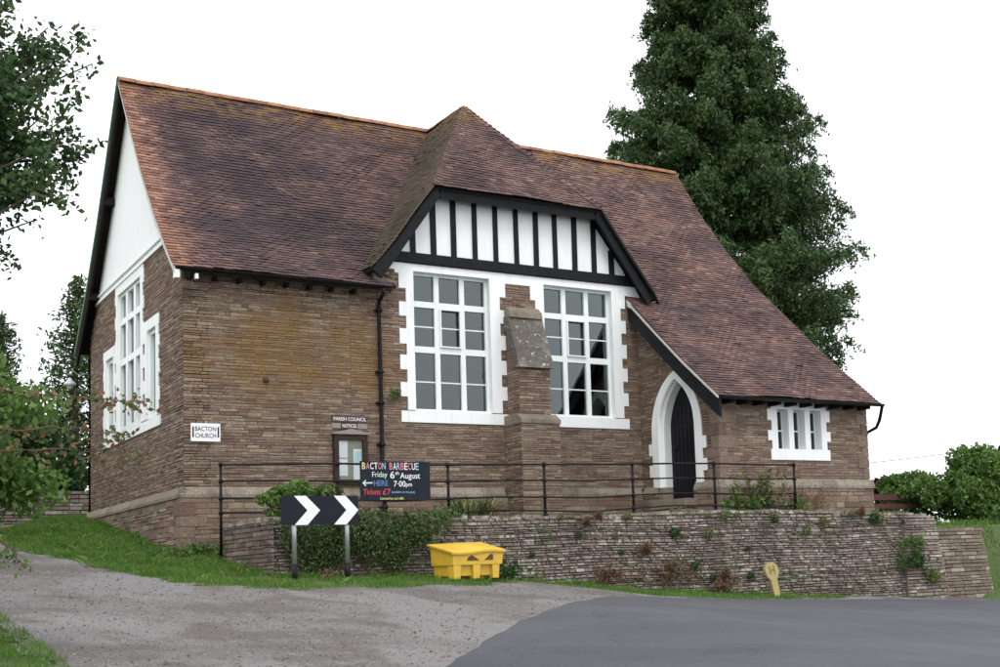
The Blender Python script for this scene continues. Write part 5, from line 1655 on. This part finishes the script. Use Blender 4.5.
small_conifer('conifer_tree', 'bare topped shorter conifer left of the slim one', (-.6, 17, 3.0), 6.4, 1.4, 13, 15000, .065)
bush('hedge_shrub', 'large dark shrub mass behind the garden wall', 'shrub', (-1.4, 11.2, 4.5), (1.7, 1.1, 1.7), 12000, .12, 'leafdark', base=(-1.4, 11.2, 3.0), seed=15, clumps=40)
bush('hedge_shrub', 'tall green shrub at the far left beyond the lane', 'shrub', (-4.8, 10.5, 5.0), (2.2, 1.6, 2.2), 13000, .13, 'leaf', base=(-4.8, 10.5, 2.9), seed=16, clumps=40)

# right hand bushes
bush('garden_shrub', 'large rounded green bush standing right of the hall', 'shrub', (19.1, -.4, 2.9), (1.65, 1.2, 1.2), 26000, .075, 'leaf', base=(19.4, .2, 2.1), seed=17, clumps=46)
bush('garden_shrub', 'dark green bush at the right edge of the picture', 'shrub', (21.9, -.2, 2.9), (1.7, 1.2, 1.2), 24000, .075, 'leafdark', base=(21.7, .4, 2.1), seed=18, clumps=46)
bush('garden_shrub', 'middle green bush filling between the rounded bush and the right edge bush', 'shrub', (20.6, -1.0, 2.7), (1.7, .7, .95), 15000, .07, 'leafdark', base=(20.7, -.4, 2.1), seed=28, clumps=44)
bush('garden_shrub', 'low pale green bush in front of the red board fence', 'shrub', (18.0, 1.0, 3.1), (.95, .5, .62), 9000, .06, 'leaf', base=(18.0, 1.0, 2.2), seed=19, clumps=30)
bush('garden_shrub', 'purple leaved shrub behind the red board fence', 'shrub', (18.3, 1.9, 3.1), (.75, .6, .5), 3500, .07, 'purpleleaf', base=(18.3, 1.9, 2.2), seed=20, clumps=24)
bush('garden_tree', 'dark leaved young tree peeping past the right corner of the hall', 'tree', (19.6, 7.0, 4.0), (1.0, 1.0, 1.1), 3500, .09, 'purpleleaf', base=(19.6, 7.0, 2.2), seed=22, clumps=22, stems=10)
bush('garden_tree', 'dark leaved tree just entering the picture at the right edge', 'tree', (27.3, 3.5, 4.6), (2.0, 1.5, .75), 6500, .09, 'purpleleaf', base=(26.6, 3.5, 2.2), seed=23, clumps=24, stems=10)

# --- terrace and wall plants
bush('terrace_shrub', 'spreading green shrub on the terrace behind the chevron sign', 'shrub', (.98, -2.85, 2.72), (.66, .35, .32), 3400, .045, 'leaf', base=(.98, -2.85, 2.45), seed=41, clumps=26, elong=2.2)
def strap_clump():
    base = (3.9, -2.98, 2.44); root = empty('strap_leaf_plant', base); tag(root, 'clump of broad yellow green strap leaves on top of the wall', 'plant')
    rg = np.random.default_rng(42); V = []; F = []
    for k in range(150):
        az = rg.uniform(0, 6.28); rr0 = rg.uniform(0, .32); b = np.array([base[0]+math.cos(az)*rr0*1.3, base[1]+math.sin(az)*rr0*.4, base[2]])
        ln = rg.uniform(.34, .62); out_ = np.array([math.cos(az), math.sin(az)*.7, 0])*rg.uniform(.3, 1); sd = np.cross(out_, [0, 0, 1]); sd /= np.linalg.norm(sd)+1e-6
        w_ = rg.uniform(.014, .026); i0 = len(V)
        for s_, ww in ((0, .4), (.35, 1), (.7, .9), (1, .1)):
            p = b+out_*ln*.8*s_+np.array([0, 0, ln*(1.25*s_-.75*s_*s_*rg.uniform(.7, 1.4))])
            V += [p-sd*w_*ww, p+sd*w_*ww]
        for s_ in range(3): a = i0+2*s_; F.append((a, a+1, a+3, a+2))
    mb = MB(); mb.add(V, F); mb.build('leaves', 'paleleaf', root, base)
    mb = MB(); mb.ball((base[0], base[1], base[2]), .07, 6, sc=(2.5, 1, .5)); mb.build('root_stock', 'bark', root, base)
strap_clump()
# weeds by the porch
def weeds(name, label, base, rx, ry, h, n, seed, mats=('leaf', 'dryleaf'), leafsz=.03, lean=.2):
    rg = np.random.default_rng(seed); root = empty(name, base); tag(root, label, 'weeds')
    sm = MB(); P = []; Q = []
    for k in range(n):
        x = base[0]+rg.normal()*rx*.5; y = base[1]+rg.normal()*ry*.5; hh = h*rg.uniform(.4, 1.05)
        e = Vector((x+rg.normal()*lean*hh, y+rg.normal()*lean*hh, base[2]+hh)); b = Vector((x, y, base[2]-.03)); m_ = b.lerp(e, .5)+Vector((rg.normal()*.03, rg.normal()*.03, 0))
        sm.tube([b, m_, e], [.004, .003, .002], 3, cap=False)
        for j in range(int(16*hh/h)+6):
            u = rg.uniform(.1, 1); p = b.lerp(m_, u*2) if u < .5 else m_.lerp(e, u*2-1)
            P.append(np.array(p)+rg.normal(size=3)*(.035*(1.2-u)+.01))
    sm.build('stem', mats[1], root, base)
    mb = MB(); leaf_cloud(mb, np.array(P), leafsz, elong=2.4); mb.build('leaves', mats[0], root, base)
weeds('weed_clump', 'tall feathery yellow green weed in front of the porch corner', (10.12, -2.95, 2.5), .42, .25, .80, 60, 51, ('paleleaf', 'dryleaf'), .045, .10)
weeds('weed_clump', 'low green weeds at the foot of the tall feathery weed', (9.75, -2.98, 2.5), .6, .2, .30, 40, 52, ('leaf', 'leaf'), .045)
weeds('weed_clump', 'thin leafy sapling weed left of the feathery weed', (9.45, -2.95, 2.5), .12, .1, .62, 5, 53, ('leaf', 'dryleaf'), .05, .1)
weeds('weed_clump', 'dry brown grass stalks under the porch window', (11.15, -3.0, 2.5), .7, .2, .55, 34, 54, ('dryleaf', 'dryleaf'), .02, .25)
weeds('weed_clump', 'green weeds among the dry stalks by the last fence post', (10.85, -3.05, 2.5), .35, .15, .28, 26, 55, ('leaf', 'leaf'), .03)
weeds('weed_clump', 'small green tuft on the doorstep', (9.0, -1.9, 2.5), .3, .2, .2, 22, 56, ('leaf', 'leaf'), .03)
weeds('weed_clump', 'little green sprig growing from the wall by the downpipe', (3.85, -.06, 4.85), .25, .03, .14, 4, 57, ('leaf', 'leaf'), .035)

# ivy hanging over the wall
def ivy():
    base = (1.75, -3.62, 1.6); root = empty('ivy', base); tag(root, 'dark ivy curtain hanging down the retaining wall behind the chevron sign', 'ivy')
    rg = np.random.default_rng(61); P = []; sm = MB()
    for k in range(560):
        x = rg.uniform(.48, 3.15); edge = 1.0
        zlow = 1.66+.12*math.sin(x*5)+.09*math.sin(x*13)
        if x > 2.3: zlow += (x-2.3)*.62
        if x < .75: zlow += (.75-x)*1.0; 
        gap = .5+.5*math.sin(x*7.3+1)
        z0 = rg.uniform(2.34, 2.60) if x > 1.2 else rg.uniform(2.2, 2.5)
        ln = (z0-zlow)*rg.uniform(.55, 1.02)
        if rg.random() < .1*gap: continue
        y0 = -3.45-rg.uniform(.0, .12)-(.10 if rg.random() < .4 else 0)
        pts = []
        for s_ in np.linspace(0, 1, 6): pts.append((x+.04*math.sin(s_*4+k), y0-.10*s_-.07*math.sin(s_*3.1), z0-ln*s_))
        if k % 3 == 0: sm.tube(pts, .004, 3, cap=False)
        m_ = int(30*ln)+6; u = rg.uniform(0, 1, m_)
        for t_ in u:
            i = min(int(t_*5), 4); a = np.array(pts[i]); b = np.array(pts[i+1]); P.append(a+(b-a)*(t_*5-i)+rg.normal(size=3)*[.035, .03, .03])
    # spill on top
    for k in range(2200):
        xx = rg.uniform(1.2, 3.5); P.append(np.array([xx, rg.uniform(-3.55, -3.05), 2.44+abs(rg.normal())*.05*(1+.8*math.sin(xx*4.3))]))
    sm.build('stem', 'twig', root, base)
    mb = MB(); leaf_cloud(mb, np.array(P), .034, elong=1.3); mb.build('foliage', 'ivy', root, base)
ivy()
# plants rooted in the joints of the wall
rgw = np.random.default_rng(71)
spots = []
for k in range(30):
    x = rgw.uniform(3.3, 13.0); spots.append((x, rgw.choice([2.42, 2.3, 2.1, 1.8, 1.5, 1.3], p=[.35, .2, .12, .12, .12, .09])))
tuft_src = {}; cnt = {}
kinds = [('green', 'paleleaf', .11, 'leaf'), ('dark green', 'leafdark', .10, 'leaf'), ('dry brown', 'dryleaf', .17, 'dryleaf')]
def tuft(kind, pos, sc, label):
    nm_, mt, h, sm_ = kinds[kind]
    if kind not in tuft_src:
        rg = np.random.default_rng(80+kind); root = empty('wall_tuft', pos); P = []; sm = MB()
        for k in range(16):
            az = rg.uniform(0, 6.28); e = Vector((math.cos(az)*h*.8, -abs(math.sin(az))*h*.5-.02, rg.uniform(-.3, 1)*h))
            sm.tube([(0, 0, 0), tuple(e*.5+Vector((0, -.02, .01))), tuple(e)], [.003, .003, .0015], 3, cap=False)
            for j in range(15): P.append(np.array(e*rg.uniform(.2, 1.1))+rg.normal(size=3)*.015)
        sm.build('stem', sm_, root); mb = MB(); leaf_cloud(mb, np.array(P), .026, elong=2.2 if kind != 2 else 3.2); mb.build('leaves', mt, root)
        tuft_src[kind] = root
    else: root = copy_tree(tuft_src[kind])
    root.location = pos; root.scale = (sc, sc, sc)
    tag(root, label, 'wall plant', 'small plants rooted in the retaining wall')
for i, (x, z) in enumerate(sorted(spots)):
    kind = int(rgw.choice([0, 1, 2], p=[.45, .43, .12])) if z > 1.9 else int(rgw.choice([1, 2], p=[.6, .4]))
    zr = float(road_z(np.array(x), np.array(-3.6)))
    z = max(z, zr+.15)
    y = -3.56+.075*(z-.55)-.02
    hgt = 'on the wall top' if z > 2.25 else ('in the upper courses' if z > 1.95 else 'low on wall')
    marks = [(3.6, 'just right of the grit bin'), (4.5, 'left of the buttress'), (5.3, 'before the buttress'), (6.3, 'right of the buttress'), (7.2, 'below the fence post left of the door'), (7.9, 'below the right window'), (8.8, 'below the doorway'), (9.3, 'above the leaning yellow marker'), (10.0, 'right of the leaning yellow marker'), (10.9, 'below the last fence post'), (12.0, 'under the porch window'), (12.7, 'under the right porch corner'), (99, 'at the bulging right end')]
    where = next(m_[1] for m_ in marks if x < m_[0])
    lb = '%s tuft %s, %s' % (kinds[kind][0], hgt, where); cnt[lb] = cnt.get(lb, 0)+1
    if cnt[lb] > 1: lb += ', %s to its right' % {2: 'first', 3: 'second', 4: 'third'}.get(cnt[lb], 'last')
    tuft(kind, (x, y, z), rgw.uniform(.6, 1.25), lb)
weeds('weed_clump', 'rusty brown dead weeds low on the wall right of the grit bin', (6.1, -3.68, 1.35), .5, .08, .32, 26, 91, ('dryleaf', 'dryleaf'), .03, .3)
weeds('weed_clump', 'larger patch of brown dead weeds against the middle of the wall', (7.4, -3.68, 1.28), .6, .08, .42, 34, 92, ('dryleaf', 'dryleaf'), .03, .3)
weeds('weed_clump', 'brown dead weed tuft left of the leaning yellow marker', (8.6, -3.68, 1.06), .35, .06, .25, 22, 93, ('dryleaf', 'dryleaf'), .028, .3)
weeds('weed_clump', 'upper green weed on the bulging end of the wall', (13.35, -3.68, 1.75), .3, .08, .22, 22, 94, ('leaf', 'leaf'), .032, .3)
weeds('weed_clump', 'middle green weed on the bulging end of the wall', (13.35, -3.72, 1.36), .4, .08, .32, 36, 95, ('leafdark', 'leaf'), .032, .3)
weeds('weed_clump', 'lowest pale weed on the bulging end of the wall', (13.85, -3.72, 1.04), .25, .08, .26, 24, 96, ('paleleaf', 'leaf'), .03, .3)
weeds('weed_clump', 'green nettles at the right foot of the grit bin', (3.95, -4.0, 1.44), .3, .1, .28, 26, 97, ('leafdark', 'leaf'), .035, .3)
weeds('weed_clump', 'green nettles under the stone corner of the hall', (.05, -.3, 2.0), .5, .2, .24, 40, 98, ('leaf', 'leaf'), .04, .3)
weeds('weed_clump', 'dry pale stalks lying in the grass under the chevron sign', (.95, -4.35, 1.56), .18, .08, .14, 6, 99, ('dryleaf', 'dryleaf'), .02, .8)
grass('terrace_grass', 'thin grass along the terrace edge on top of the wall', [(.5, -3.35), (14, -3.35), (14, -2.7), (.5, -2.7)], 9000, (.03, .09), .012)

def long_tufts():
    poly = [(-1.9, -2.4), (-1.2, -4.9), (0, -5.4), (3, -5.0), (6, -4.9), (10, -4.3), (10, -3.75), (.3, -3.65), (.2, -.3), (-.1, 6), (-2.2, 6)]
    f = in_poly(poly); C_ = []
    x = RNG.uniform(-2.3, 10, 700); y = RNG.uniform(-5.6, 6, 700); k = f(x, y) & ~grav_ex(x, y); x = x[k]; y = y[k]
    wall_side = (y > -4.0) | (RNG.random(len(x)) < .35)
    x = x[wall_side]; y = y[wall_side]
    cx_ = np.repeat(x, 16); cy_ = np.repeat(y, 16); n = len(cx_)
    px = cx_+RNG.normal(size=n)*.035; py = cy_+RNG.normal(size=n)*.035; pz = ground_z(px, py)
    h = RNG.uniform(.05, .13, n); an = RNG.uniform(0, 6.28, n); w_ = .005
    lx = RNG.normal(size=n)*h*.8; ly = RNG.normal(size=n)*h*.8; dx = np.cos(an)*w_; dy = np.sin(an)*w_
    V = np.stack([np.stack([px-dx, py-dy, pz], 1), np.stack([px+dx, py+dy, pz], 1), np.stack([px+dx+lx*.5, py+dy+ly*.5, pz+h*.7], 1), np.stack([px+lx, py+ly, pz+h], 1)], 1).reshape(-1, 3)
    mb = MB(); mb.arr(V, np.arange(n)[:, None]*4+np.arange(4)[None], 0)
    tag(mb.build('long_grass', 'grass'), 'longer uncut grass tufts at the wall foot and on the bank', 'grass', kind='stuff')
long_tufts()
